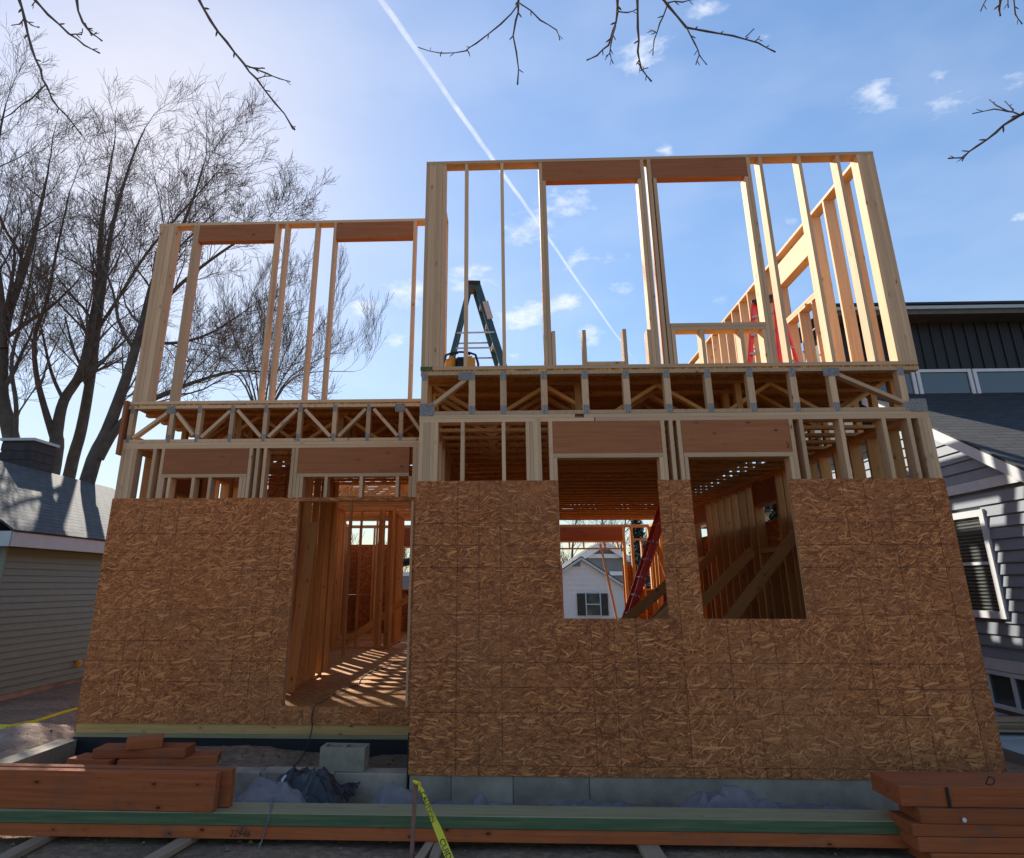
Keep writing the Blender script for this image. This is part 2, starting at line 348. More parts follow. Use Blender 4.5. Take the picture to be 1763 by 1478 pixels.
class MB:
    def __init__(s): s.v = []; s.f = []
    def box(s, x0, x1, y0, y1, z0, z1, mt=None):
        n = len(s.v); P = [(x0, y0, z0), (x1, y0, z0), (x1, y1, z0), (x0, y1, z0), (x0, y0, z1), (x1, y0, z1), (x1, y1, z1), (x0, y1, z1)]
        if mt is not None: P = [tuple(mt @ Vector(p)) for p in P]
        s.v += P; s.f += [tuple(n + i for i in q) for q in BOXF]
    def bar(s, p, q, w, t, side=(0, 1, 0)):
        p, q = Vector(p), Vector(q); z = (q - p).normalized(); a = Vector(side); a = (a - z * a.dot(z)).normalized(); u = z.cross(a)
        mt = Matrix((a, u, z)).transposed().to_4x4(); mt.translation = (p + q) / 2; L = (q - p).length
        s.box(-w / 2, w / 2, -t / 2, t / 2, -L / 2, L / 2, mt)
    def tube(s, pts, rad, n=6, cap=True):
        pts = [Vector(p) for p in pts]
        if not hasattr(rad, '__len__'): rad = [rad] * len(pts)
        base = len(s.v); a = None
        for i, p in enumerate(pts):
            d = (pts[min(i + 1, len(pts) - 1)] - pts[max(i - 1, 0)])
            d = d.normalized() if d.length > 1e-9 else Vector((0, 0, 1))
            if a is None: a = d.orthogonal().normalized()
            a = (a - d * a.dot(d)); a = a.normalized() if a.length > 1e-6 else d.orthogonal().normalized()
            b = d.cross(a)
            for k in range(n):
                t = 2 * math.pi * k / n; q = p + (a * math.cos(t) + b * math.sin(t)) * rad[i]; s.v.append((q.x, q.y, q.z))
        for i in range(len(pts) - 1):
            for k in range(n):
                k2 = (k + 1) % n; o = base + i * n
                s.f.append((o + k, o + k2, o + n + k2, o + n + k))
        if cap:
            s.f.append(tuple(base + k for k in range(n))[::-1]); s.f.append(tuple(base + (len(pts) - 1) * n + k for k in range(n)))
    def poly(s, pts): n = len(s.v); s.v += [tuple(p) for p in pts]; s.f.append(tuple(range(n, n + len(pts))))
    def mesh(s, name, mat):
        me = bpy.data.meshes.new(name); me.from_pydata(s.v, [], s.f); me.materials.append(M[mat]); me.update(); return me
    def build(s, name, mat, parent=None, smooth=False, **kw):
        me = s.mesh(name, mat)
        if smooth: me.polygons.foreach_set('use_smooth', [True] * len(me.polygons))
        return link(bpy.data.objects.new(name, me), parent, **kw)
def sheet(name, u0, u1, w0, w1, holes, th, mat, parent, plane, pos, **kw):
    """panel in plane 'XZ' (pos=Y of front face, thickness towards +Y), 'YZ' (pos=X, towards +X) or 'XY' (pos=Z top, thickness down); holes cut out"""
    us = sorted({u0, u1} | {min(max(h[i], u0), u1) for h in holes for i in (0, 1)}); ws = sorted({w0, w1} | {min(max(h[i], w0), w1) for h in holes for i in (2, 3)})
    def solid(i, j):
        if i < 0 or j < 0 or i >= len(us) - 1 or j >= len(ws) - 1: return False
        cu, cw = (us[i] + us[i + 1]) / 2, (ws[j] + ws[j + 1]) / 2
        return not any(h[0] < cu < h[1] and h[2] < cw < h[3] for h in holes)
    def P(a, b, t):
        a -= u0; b -= w0
        return (a, t, b) if plane == 'XZ' else (t, a, b) if plane == 'YZ' else (a, b, -t)
    todo = {(i, j) for i in range(len(us) - 1) for j in range(len(ws) - 1) if solid(i, j)}; out = None
    while todo:
        comp = []; st = [todo.pop()]
        while st:
            i, j = st.pop(); comp.append((i, j))
            for q in ((i + 1, j), (i - 1, j), (i, j + 1), (i, j - 1)):
                if q in todo: todo.discard(q); st.append(q)
        mb = MB()
        for i, j in comp:
            a, b, c, d = us[i], us[i + 1], ws[j], ws[j + 1]
            mb.poly([P(a, c, 0), P(b, c, 0), P(b, d, 0), P(a, d, 0)]); mb.poly([P(a, c, th), P(a, d, th), P(b, d, th), P(b, c, th)])
            for (ok, e, f) in ((solid(i - 1, j), (a, c), (a, d)), (solid(i + 1, j), (b, d), (b, c)), (solid(i, j - 1), (b, c), (a, c)), (solid(i, j + 1), (a, d), (b, d))):
                if not ok: mb.poly([P(*e, 0), P(*f, 0), P(*f, th), P(*e, th)])
        o = mb.build(name, mat, parent, **kw)
        bm = bmesh.new(); bm.from_mesh(o.data); bmesh.ops.remove_doubles(bm, verts=bm.verts, dist=1e-5); bmesh.ops.recalc_face_normals(bm, faces=bm.faces); bm.to_mesh(o.data); bm.free()
        o.location = (u0, pos, w0) if plane == 'XZ' else (pos, u0, w0) if plane == 'YZ' else (u0, w0, pos); out = o
    return out
def j(a=.0015): return rnd.uniform(-a, a)

# ---------------------------------------------------------------- terrain
def hnoise(x, y):
    return (math.sin(x * 1.7 + y * .9) * .4 + math.sin(x * 4.1 - y * 3.3 + 1) * .25 + math.sin(x * 9.7 + y * 7.1) * .14 + math.sin(x * 17 - y * 23) * .08)
def ground_h(x, y):
    h = .085 + .018 * hnoise(x, y)
    if y > 8 and x < -5: h += .02 * math.sin(y)
    if y > 22: h -= min(1.3, (y - 22) * .12)
    m = math.exp(-((x + 5.6) / .55) ** 2 - ((y - 8.3) / 1.3) ** 2); h += .16 * m
    if -4.5 < x < -.9 and 6.9 < y < 7.9: h = .10 + .13 * math.exp(-((x + 2.7) / .8) ** 2) + .02 * hnoise(x * 2, y * 2)
    return h
def terrain(name, xs, ys, mat, hf, **kw):
    vs = [(x, y, hf(x, y)) for y in ys for x in xs]; nx = len(xs)
    fs = [(i + jj * nx, i + 1 + jj * nx, i + 1 + (jj + 1) * nx, i + (jj + 1) * nx) for jj in range(len(ys) - 1) for i in range(nx - 1)]
    me = bpy.data.meshes.new(name); me.from_pydata(vs, [], fs); me.materials.append(M[mat]); me.polygons.foreach_set('use_smooth', [True] * len(fs))
    return link(bpy.data.objects.new(name, me), None, **kw)
def span(a, b, n): return [a + (b - a) * i / (n - 1) for i in range(n)]
xs = [-1500, -400, -120, -50] + span(-25, -8, 18) + span(-7.8, 7.8, 150) + span(8.5, 25, 16) + [50, 120, 400, 1500]
ys = [-300, -60, -20, -8] + span(-4, 3.8, 20) + span(4, 11, 110) + span(11.5, 26, 26) + span(28, 60, 12) + [120, 400, 1500, 2500]
terrain('ground', xs, ys, 'soil', ground_h, kind='structure')
# sand bank left of the porch wall
def sand_h(x, y): return ground_h(x, y) + .10 * math.exp(-((x + 5.55) / .75) ** 2 - ((y - 8.25) / 1.35) ** 2) * (1 + .5 * hnoise(x * 3, y * 3)) - .035
terrain('sand_bank', span(-7.6, -4.76, 50), span(6.2, 10.6, 60), 'sand', sand_h, kind='structure')
def psand(x, y): return .12 + .17 * math.exp(-((x + 2.9) / 1.0) ** 2 - ((y - 7.75) / .45) ** 2) + .03 * hnoise(x * 2.2, y * 2.2) + .07 * math.exp(-((x + 1.1) / .4) ** 2)
terrain('porch_fill', span(-4.56, -.87, 60), span(6.89, 7.935, 24), 'soil', psand, kind='structure')
pv = MB(); pv.box(4.9, 9.5, 8.9, 10.1, -.1, .22); pv.box(4.9, 9.5, 10.13, 11.4, -.1, .25); pv.box(5.3, 9.5, 7.6, 8.87, -.1, .19)
pv.build('pavement', 'slab', kind='structure')

clods = []; cf = []
rc = random.Random(11)
for k in range(5200):
    if k < 2600: x, y = rc.uniform(-5, 5.2), rc.uniform(4.7, 6.6); z = ground_h(x, y)
    elif k < 4000: x, y = rc.uniform(-4.5, -.9), rc.uniform(6.92, 7.9); z = psand(x, y)
    else: x, y = rc.uniform(-8, -4.8), rc.uniform(6, 11.5); z = max(ground_h(x, y), sand_h(x, y))
    r = rc.uniform(.004, .011) if rc.random() < .93 else rc.uniform(.012, .026); n0 = len(clods)
    for q in ((1, 0, 0), (-.5, .87, 0), (-.5, -.87, 0), (.2, .1, 1), (-.3, .2, -.8)): clods.append((x + q[0] * r * rc.uniform(.7, 1.3), y + q[1] * r * rc.uniform(.7, 1.3), z + r * .25 + q[2] * r * rc.uniform(.4, .8)))
    cf += [(n0, n0 + 1, n0 + 3), (n0 + 1, n0 + 2, n0 + 3), (n0 + 2, n0, n0 + 3), (n0 + 1, n0, n0 + 4), (n0 + 2, n0 + 1, n0 + 4), (n0, n0 + 2, n0 + 4)]
me = bpy.data.meshes.new('soil_clods'); me.from_pydata(clods, [], cf); me.materials.append(M['soil']); link(bpy.data.objects.new('soil_clods', me), None, kind='stuff', label='small stones and clods of soil scattered on the bare dirt')

# ---------------------------------------------------------------- the house
D, D2, BACK = 6.68, 7.94, 19.9
XL, XR, XW = -.86, 4.15, -4.60
Z1, TP1, ZT, Z2, TOP = .60, 3.40, 3.476, 3.951, 6.455
house = thing('unfinished_house', 'unfinished two-storey timber-framed house sheathed in brown strand board with open upper stud walls', 'house')
S = .038; W6 = .14
def stud(x, y, z0, z1, wide=S, dep=W6, mat='spruce', name='stud', **kw):
    jy = j(.0025); jx = j(.001)
    o = lum(name, x + jx + .0004, x + wide + jx - .0004, y + jy, y + dep + jy - .001, z0, z1, mat, house, **kw)
    if z1 - z0 > 1.5: o.matrix_basis = o.matrix_basis @ Matrix.Rotation(j(.0012), 4, 'Y') @ Matrix.Rotation(j(.0015), 4, 'X')
    return o
def studY(x, y, z0, z1, mat='spruce', name='stud', dep=W6):
    jx = j(.002); return lum(name, x + jx, x + dep + jx, y + .0004, y + S - .0004, z0, z1, mat, house)

# foundation
def blocks(x0, x1, y0, y1, z0, z1, name='foundation_block', n=7):
    e = span(x0, x1, n + 1)
    for i in range(n):
        lum(name, e[i] + .004, e[i + 1] - .004, y0 + j(.003), y1, z0, z1 + j(.002), 'concrete', house, bevel=.004)
for a_, b_ in ((XL - .005, -.50), (-.50, .03), (.03, .68), (.68, XR + .03)): lum('foundation_block', a_ + .003, b_ - .003, D + .002 + j(.002), D + .24, -.15, .293, 'concrete', house, bevel=.003)
lum('foundation_block', XL + .0, XR, D + .02, D + .2, -.15, .285, 'concrete', house)
blocks(XW - .16, XL - .012, D + .01, D + .215, -.15, .30, 'porch_wall_block', 6)
lum('porch_side_wall', XW - .16, XW + .04, D + .22, D2 - .01, -.15, .30, 'concrete', house)
lum('foundation_wall', XW - .02, XL - .012, D2 + .01, D2 + .2, -.15, .322, 'tar', house)
lum('foundation_wall', XL - .02, XL + .0, D + .22, D2 + .005, -.1, .32, 'tar', house)
lum('foundation_wall', XR - .19, XR + .02, D + .25, BACK, -.2, .29, 'concrete', house)
lum('foundation_wall', XW - .02, XW + .18, D2 + .21, BACK, -.2, .29, 'concrete', house)
lum('foundation_wall', XW, XR, BACK + .01, BACK + .2, -.8, .29, 'concrete', house)
lum('sill_plate', XW, XL - .014, D2 + .002, D2 + .14, .323, .36, 'treated_top', house)
lum('rim_board', XW, XL - .014, D2 + .002, D2 + .046, .362, .578, 'golden', house)
lum('rim_board', XL + .01, XR, D + .004, D + .046, .31, .578, 'spruce', house)
lum('rim_board', XL, XL + .04, D + .05, D2 - .002, .31, .578, 'spruce', house)
lum('rim_board', XR - .04, XR, D + .05, BACK, .31, .578, 'spruce', house)
lum('rim_board', XW, XW + .04, D2 + .05, BACK, .362, .578, 'spruce', house)
lum('corner_flashing', XL - .022, XL - .012, D - .012, D + .06, .16, .62, 'tar', house)
# first floor deck, sheet by sheet
def deck(name, x0, x1, y0, y1, z, skip=(), mat='deck'):
    ny = math.ceil((y1 - y0) / 1.22 - .01); 
    for r in range(ny):
        ya, yb = y0 + r * 1.22, min(y1, y0 + (r + 1) * 1.22); xa = x0 - (r % 2) * 1.22
        while xa < x1:
            a, b = max(xa, x0), min(xa + 2.44, x1)
            if b - a > .05 and not any(s[0] < (a + b) / 2 < s[1] and s[2] < (ya + yb) / 2 < s[3] for s in skip):
                sheet(name, a + .002, b - .002, ya + .002, yb - .002, [], .018, mat, house, 'XY', z + j(.0006))
            xa += 2.44
deck('floor_sheet', XL, XR, D + .002, D2, Z1); deck('floor_sheet', XW, XR, D2, BACK, Z1)
# ---- first storey, right bay front
yF = D
def fp(x0, x1, z0, z1, y=yF, name='plate', mat='spruce', dep=W6): return lum(name, x0, x1, y + j(.002), y + dep, z0, z1, mat, house)
fp(XL, XR, Z1, Z1 + S)
fp(XL, XL + 1.75, TP1, TP1 + S - .001); fp(XL + 1.76, XR, TP1, TP1 + S - .001); fp(XL, .70, TP1 + S, ZT - .001); fp(.79, XR, TP1 + S, ZT - .001)
B1 = Z1 + S
for i in range(5): stud(XL + i * S, D, B1, TP1)
for i in range(4): stud(.206 + i * S, D, B1, TP1)
for x in (-.445, -.035, .430, 1.540, 1.622, 1.700, 2.790, 2.89, 3.275, 3.69, 3.93): stud(x, D, B1, TP1)
for i in range(3): stud(XR - S * (i + 1) - .0, D, B1, TP1)
for x in (.469, 1.500, 1.739, 2.750): stud(x, D, B1, 3.033, name='trimmer_stud')
for a, b in ((.469, 1.538), (1.739, 2.788)):
    fp(a, b, 3.034, 3.077, name='header_plate'); lum('header', a, b, D + .003, D + .045, 3.079, TP1 - .001, 'lvl', house); lum('header', a, b, D + .05, D + .135, 3.079, TP1 - .001, 'lvl', house)
fp(.509, 1.498, 1.50, 1.538, name='window_sill_plate'); fp(1.779, 2.748, 1.50, 1.538, name='window_sill_plate')
for x in (.509, .9, 1.3, 1.46, 1.78, 2.1, 2.5, 2.71): stud(x, D, B1, 1.499, name='cripple_stud')
# ---- first storey, left front
fp(XW, -2.41, Z1, Z1 + S, D2); fp(-1.09, XL - .012, Z1, Z1 + S, D2); fp(XW, XL - .012, TP1, TP1 + S - .001, D2); fp(XW, XL - .012, TP1 + S, ZT - .001, D2)
for i in range(5): stud(XW + i * S, D2, B1, TP1)
for x in (-4.215, -4.11, -3.048, -2.96, -2.87, -2.534, -2.493): stud(x, D2, B1, TP1)
for x in (-4.07, -3.088): stud(x, D2, B1, 3.054, name='trimmer_stud')
for x in (-2.452,): stud(x, D2, B1, 3.054, name='trimmer_stud')
fp(-4.07, -3.05, 3.056, 3.094, D2, 'header_plate'); lum('header', -4.07, -3.05, D2 + .003, D2 + .09, 3.096, TP1 - .001, 'lvl', house)
fp(-2.452, -1.13, 3.056, 3.094, D2, 'header_plate'); lum('header', -2.452, -1.13, D2 + .003, D2 + .09, 3.096, TP1 - .001, 'lvl', house)
fp(-4.03, -3.09, 2.60, 2.638, D2, 'header_plate'); fp(-2.41, -1.09, 2.775, 2.813, D2, 'header_plate')
for x in (-2.41, -2.12, -1.706, -1.281, -1.13): stud(x, D2, 2.815, 3.055, name='cripple_stud')
for i in range(3): stud(-1.09 + i * S, D2, B1, TP1)
for x in (-3.99, -3.7, -3.5, -3.13): stud(x, D2, 2.64, 3.054, name='cripple_stud')
# sheathing
def osbpanels(u0, u1, w0, w1, holes, plane, pos, base_w, **kw):
    us = [u0]; 
    while us[-1] + 2.4384 < u1 - .05: us.append(us[-1] + 2.4384)
    us.append(u1)
    ws = [w0] + [b for b in base_w if w0 < b < w1] + [w1]
    for k in range(len(ws) - 1):
        for i in range(len(us) - 1):
            sheet('sheathing_panel', us[i] + .002, us[i + 1] - .002, ws[k] + .002, ws[k + 1] - .002, holes, .011, 'osb', house, plane, pos + j(.0012), **kw)
osbpanels(XL - .012, XR + .012, .295, 2.815, [(.503, 1.462, 1.56, 3), (1.775, 2.705, 1.56, 3)], 'XZ', D - .0135, [.376, 1.595])
osbpanels(XW - .012, XL - .013, .455, 2.815, [(-2.395, -1.062, .632, 2.775)], 'XZ', D2 - .0135, [1.595])
osbpanels(D + .001, D2 - .016, .295, 2.815, [], 'YZ', XL - .0125, [1.595])
osbpanels(D + .001, BACK, .295, 2.815, [], 'YZ', XR + .0015, [1.595])
osbpanels(D2 + .001, BACK, .36, 2.815, [(9.2, 10.1, 1.6, 3)], 'YZ', XW - .0125, [1.595])
osbpanels(XW, -2.3, .295, 2.95, [(-3.02, -2.45, 1.75, 2.85)], 'XZ', BACK + W6 + .002, [1.595])
osbpanels(-2.29, XR, .295, 2.40, [(1.55, 3.22, .62, 2.81), (3.60, 3.98, 1.75, 3.05), (-3.02, -2.45, 1.75, 2.85), (-1.9, -.6, 1.6, 2.8)], 'XZ', BACK + W6 + .002, [1.595])
# side walls, first storey
win1 = [(10.45, 11.35), (14.2, 15.1)]
def side_wall(x, y0, y1, wins, z0, zt, head, sill, mat, top2=True, skip=(), hm='lvl'):
    n = int((y1 - y0) / .4064)
    ysl = [y0 + .002 + k * .4064 for k in range(n + 1)] + [y1 - S]
    for yy in ysl:
        if any(a - .03 < yy < b + .0 for a, b in wins): 
            continue
        studY(x, yy, z0 + S, zt, mat)
    for a, b in wins:
        studY(x, a - S * 2, z0 + S, zt, mat); studY(x, b + S, z0 + S, zt, mat); studY(x, a - S, z0 + S, head, mat, 'trimmer_stud'); studY(x, b, z0 + S, head, mat, 'trimmer_stud')
        lum('header', x + .02, x + .12, a - S, b + S, head + S + .001, zt - (.001 if hm == 'lvl' else .11), hm, house); lum('header_plate', x, x + W6, a - S, b + S, head + .001, head + S, mat, house)
        lum('window_sill_plate', x, x + W6, a, b, sill - S, sill, mat, house); lum('window_sill_plate', x + .002, x + W6, a, b, sill - 2 * S - .001, sill - S - .001, mat, house)
        yy = a + .2
        while yy < b - .05: studY(x, yy, z0 + S, sill - 2 * S - .002, mat, 'cripple_stud'); yy += .4064
    L = y1 - y0; a = y0
    while a < y1 - .1:
        b = min(a + 4.2, y1); lum('plate', x, x + W6, a, b - .003, z0, z0 + S - .001, mat, house); lum('plate', x, x + W6, a, b - .003, zt + .001, zt + S - .001, mat, house); a = b
    if top2: 
        a = y0
        while a < y1 - .1:
            b = min(a + 3.1, y1); lum('plate', x, x + W6, a, b - .003, zt + S, zt + 2 * S - .001, mat, house); a = b
side_wall(XR - W6, D + W6 + .003, BACK - .003, win1, Z1, TP1, 3.04, 2.40, 'spruce_shaded')
side_wall(XW, D2 + W6 + .003, BACK - .003, [(9.2, 10.1), (13, 14)], Z1, TP1, 3.0, 1.6, 'spruce_shaded')
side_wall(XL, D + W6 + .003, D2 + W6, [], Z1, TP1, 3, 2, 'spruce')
side_wall(XL, D2 + W6 + .01, BACK - .003, [(8.9, 11.4), (13.2, 16.4)], Z1, TP1, 3.04, Z1 + .1, 'spruce_shaded')
# rear wall
fp(XW, XR, Z1, Z1 + S, BACK, mat='spruce_shaded'); fp(XW, XR, TP1, TP1 + S - .001, BACK, mat='spruce_shaded'); fp(XW, XR, TP1 + S, ZT, BACK, mat='spruce_shaded')
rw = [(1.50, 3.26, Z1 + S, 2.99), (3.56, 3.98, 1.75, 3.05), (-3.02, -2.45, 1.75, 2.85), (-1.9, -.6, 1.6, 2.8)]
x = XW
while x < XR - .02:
    if not any(a - .04 < x < b + .01 for a, b, *_ in rw): stud(x, BACK, B1, TP1, mat='spruce_shaded')
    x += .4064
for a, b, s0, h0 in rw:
    for q in (a - S, a - 2 * S, b, b + S): stud(q, BACK, B1, TP1, mat='spruce_shaded')
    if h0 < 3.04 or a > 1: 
        fp(a, b, h0, h0 + S, BACK, 'header_plate', 'spruce_shaded')
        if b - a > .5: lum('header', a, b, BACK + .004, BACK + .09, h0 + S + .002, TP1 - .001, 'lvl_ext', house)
    if s0 > 1: fp(a, b, s0 - S, s0, BACK, 'window_sill_plate', 'spruce_shaded'); stud((a + b) / 2, BACK, B1, s0 - S - .001, mat='spruce_shaded', name='cripple_stud')
fp(1.50, 3.26, 2.80, 2.838, BACK, 'header_plate', 'spruce_shaded')
for x in (1.75, 2.15, 2.72, 3.1): stud(x, BACK, 2.84, 2.988, mat='spruce_shaded', name='cripple_stud')
strut('temporary_brace', (2.62, BACK - .05, 2.95), (2.98, BACK - .3, .62), .038, .06, 'spruce', house)
stud(3.76, BACK, 1.76, 3.04, mat='spruce')
# interior partitions
def partX(y, x0, x1, zt=TP1, z0=Z1, step=.4064, mat='spruce_shaded'):
    lum('plate', x0, x1, y, y + .089, z0 + .001, z0 + S, mat, house); lum('plate', x0, x1, y, y + .089, zt, zt + .075, mat, house)
    x = x0
    while x < x1: stud(x, y, z0 + S, zt, dep=.089, mat=mat); x += step
    stud(x1 - S, y, z0 + S, zt, dep=.089, mat=mat)
def partY(x, y0, y1, zt=TP1, z0=Z1, step=.4064, mat='spruce_shaded'):
    lum('plate', x, x + .089, y0, y1, z0 + .001, z0 + S, mat, house); lum('plate', x, x + .089, y0, y1, zt, zt + .075, mat, house)
    y = y0
    while y < y1 - .05: studY(x, y, z0 + S, zt, mat, dep=.089); y += step
    studY(x, y1 - S, z0 + S, zt, mat, dep=.089)
partY(-2.80, 9.55, 10.75)
for q in (-2.78, -2.74, -2.70): stud(q, 10.76, B1, TP1, mat='spruce_shaded')
for q in (-2.88, -2.92): stud(q, 9.50, B1, TP1, mat='spruce_shaded')
partX(9.9, -4.45, -2.9); partX(15.2, -3.6, -2.45); partY(-2.60, 15.3, 17.2); partY(-3.62, 13.4, 15.1); partX(17.3, -4.45, -2.6)
for q in (-2.72, -2.68, -2.64): stud(q, 14.85, B1, TP1, mat='spruce_shaded')
stud(-2.95, 13.0, B1, TP1, mat='spruce_shaded'); partX(12.6, -.7, .7)
lum('sheathing_panel', -3.45, -3.2, 9.86, 9.89, 2.3, 3.36, 'osb', house)
# temporary braces
def brace(u0, v0, u1, v1, y0, y1, ext=1.0, w=.14, mat='spruce_shaded'):
    p, q = at(u0, v0, Y=y0), at(u1, v1, Y=y1); d = p - q
    p2 = q + d * ((q.z - Z1 - .03) / (q.z - p.z)) if ext else p
    strut('temporary_brace', p2, q, S, w, mat, house, side=(0, 1, 0))
brace(1258, 1065, 1372, 917, 9.6, 9.8); brace(1212, 1034, 1296, 948, 11.3, 11.5); brace(1206, 978, 1236, 944, 13.6, 13.8)
brace(1082, 1065, 1150, 1006, 11.0, 11.2, mat='spruce_shaded'); brace(1140, 1064, 1158, 1047, 9.4, 9.5)
brace(508, 1120, 540, 900, 9.0, 9.3); brace(684, 1044, 704, 1030, 16, 16.1)
strut('temporary_brace', at(1122, 915, Y=17.0), at(1152, 1000, Y=17.2), .038, .12, 'spruce', house)
# ---- floor trusses
def truss(x0, x1, y, verts, diags, name='floor_truss', webs=True, plates=False, endpl=True, mat='spruce', thin=.064, label=None):
    zb0, zb1, zt0, zt1 = ZT, ZT + S, 3.895, 3.932; dep = .089
    q = j(.005) if not plates else 0; mb = MB(); mb.box(x0, x1, 0, dep, zb0 + .001 + q, zb1 + q); mb.box(x0, x1, 0, dep, zt0, zt1)
    if not webs:
        for v in verts: mb.box(v, v + thin, .002, dep - .002, zb1, zt0)
        for a, b in diags: mb.bar((a[0], dep / 2, a[1]), (b[0], dep / 2, b[1]), .08, S)
    o = mb.build(name, mat, house); o.location.y = y
    if label: o['label'] = label
    if webs:
        for v in verts: lum('web', v, v + thin, y + .002, y + dep - .002, zb1, zt0, mat, o)
        for a, b in diags: strut('web', (a[0], y + dep / 2, a[1]), (b[0], y + dep / 2, b[1]), .082, S, mat, o)
    if plates:
        for v in verts:
            for z0, z1 in ((zb0 + .004, zb1 + .055), (zt0 - .055, zt1 - .004)):
                lum('connector_plate', v + .004, v + thin - .004, y - .0022, y - .0006, z0, z1, 'plate', o)
    return o
zb, zt_ = ZT + S + .004, 3.89
VR = [-.851, -.365, -.045, .370, .785, 1.200, 1.610, 2.020, 2.440, 2.865, 3.250, 3.93]
tr = truss(XL, XR, D, VR, [((-.78, zb + .03), (-.37, zt_ - .02)), ((3.33, zt_ - .02), (3.98, zb + .03))], plates=True)
for x0, x1 in ((XL + .0, XL + .145), (XR - .165, XR + .0)): lum('connector_plate', x0, x1, D - .004, D - .0025, ZT - .012, ZT + .12, 'plate', tr)
for x0, x1 in ((-.47, -.33), (3.2, 3.36)): lum('connector_plate', x0, x1, D - .004, D - .0025, 3.84, 3.925, 'plate', tr)
def zig(x0, x1, n, up=True):
    e = span(x0, x1, n + 1); out = []
    for i in range(n):
        lo, hi = (zb, zt_) if (i % 2 == 0) == up else (zt_, zb); out.append(((e[i], lo), (e[i + 1], hi)))
    return out
VI = [XL + .01, .75, 2.45, XR - .08]; DI = zig(-.75, 4.02, 8, False)
yk = [D + .4064 * k for k in range(1, 30)]
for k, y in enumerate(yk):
    truss(XL, XR, y, VI, DI, webs=k < 7, mat='spruce_shaded')
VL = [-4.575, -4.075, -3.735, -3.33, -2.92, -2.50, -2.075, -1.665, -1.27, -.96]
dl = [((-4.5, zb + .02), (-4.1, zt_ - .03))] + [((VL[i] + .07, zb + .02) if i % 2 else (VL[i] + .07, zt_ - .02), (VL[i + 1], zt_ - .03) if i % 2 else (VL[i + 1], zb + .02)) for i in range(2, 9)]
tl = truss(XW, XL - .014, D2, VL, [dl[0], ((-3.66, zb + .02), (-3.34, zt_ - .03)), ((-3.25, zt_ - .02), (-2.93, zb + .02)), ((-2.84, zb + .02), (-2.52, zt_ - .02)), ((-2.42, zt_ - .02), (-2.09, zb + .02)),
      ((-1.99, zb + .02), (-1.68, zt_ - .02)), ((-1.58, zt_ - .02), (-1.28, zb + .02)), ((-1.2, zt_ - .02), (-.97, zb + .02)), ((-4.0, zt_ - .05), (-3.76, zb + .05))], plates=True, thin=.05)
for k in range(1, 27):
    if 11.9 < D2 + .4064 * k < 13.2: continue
    truss(XW, XL - .014, D2 + .4064 * k, [XW + .3, -3.4, -2.1, XL - .1], zig(-4.2, -.95, 6, k % 2 == 0), webs=k < 6, mat='spruce_shaded')
lum('connector_plate', -4.12, -4.02, D2 - .004, D2 - .0025, 3.83, 3.925, 'plate', tl); lum('connector_plate', -1.32, -1.2, D2 - .004, D2 - .0025, 3.83, 3.925, 'plate', tl)
lum('band_board', XR - .04, XR - .002, 9.0, 19.0, ZT + .04, ZT + .22, 'spruce_shaded', house)
# rim at truss ends, left
lum('rim_board', XW - .045, XW - .002, D2 - .05, D2 + .2, 3.33, 3.99, 'lvl', house)
lum('rim_board', XW, XW + .03, D2 + .3, 18.6, ZT + .003, 3.6, 'lvl', house)
# second floor deck
deck('floor_sheet', XL, XR, D + .002, D2, 3.950); deck('floor_sheet', XW, XR, D2, 18.5, 3.950, skip=((-4.7, -1.9, 11.6, 18.6),))
# ---- second storey walls
SB = Z2 + S; ST = TOP - S
fp(XL + .12, XR, Z2, SB - .0005, D); lum('plate', XL - .005, XL + .115, D - .003, D + .14, Z2, SB - .0005, 'treated', house)
fp(XL + .07, XR, ST + .0005, TOP, D); fp(XL, XL + .068, ST + .0005, TOP, D)
for i in range(6): stud(XL + i * S, D, SB, ST)
for x in (-.420, -.018, .416, 1.560, 1.638, 2.740, 2.878, 3.312, 3.734): stud(x, D, SB, ST)
for i in range(5): stud(XR - S * (i + 1), D, SB, ST)
for x, zt2 in ((.456, 6.17), (1.52, 6.17), (1.690, 6.17), (2.700, 6.17)): stud(x, D, SB, zt2, name='trimmer_stud')
for x, zt2 in ((.498, 4.363), (.814, 4.37), (1.232, 4.377), (1.481, 4.367)): stud(x, D, SB, zt2, name='cripple_stud')
lum('blocking', .856, 1.230, D + .01, D + .13, SB + .0005, SB + .037, 'spruce', house)
for a, b in ((.456, 1.558), (1.678, 2.738)): lum('header', a, b, D + .002, D + .1, 6.172, ST - .001, 'lvl', house)
fp(1.730, 2.698, 4.355, 4.392, D, 'window_sill_plate'); fp(1.730, 2.698, 4.393, 4.43, D, 'window_sill_plate')
for x in (1.732, 2.03, 2.425, 2.660): stud(x, D, SB, 4.354, name='cripple_stud')
# left
fp(XW, XL - .02, Z2, SB - .0005, D2); fp(XW, XL - .02, ST + .0005, TOP, D2)
for i in range(6): stud(XW + .02 + i * S, D2, SB, ST)
for x in (-4.115, -4.076, -3.014, -2.886, -2.476, -2.232, -1.172): stud(x, D2, SB, ST)
for a, b in ((-4.037, -3.016), (-2.193, -1.174)): lum('header', a, b, D2 + .002, D2 + .1, 6.175, ST - .001, 'lvl', house)
# return wall, right side wall
side_wall(XL, D + W6 + .003, D2 + .10, [], Z2, ST, 6, 5, 'spruce', top2=False)
side_wall(XR - W6, D + W6 + .003, 18.4, [(8.15, 9.30), (13.0, 14.2)], Z2, ST, 5.97, 5.44, 'spruce', top2=False, hm='spruce')
strut('temporary_brace', (3.92, 12.4, 4.0), (3.98, 11.0, 5.3), .038, .12, 'spruce', house, side=(1, 0, 0))
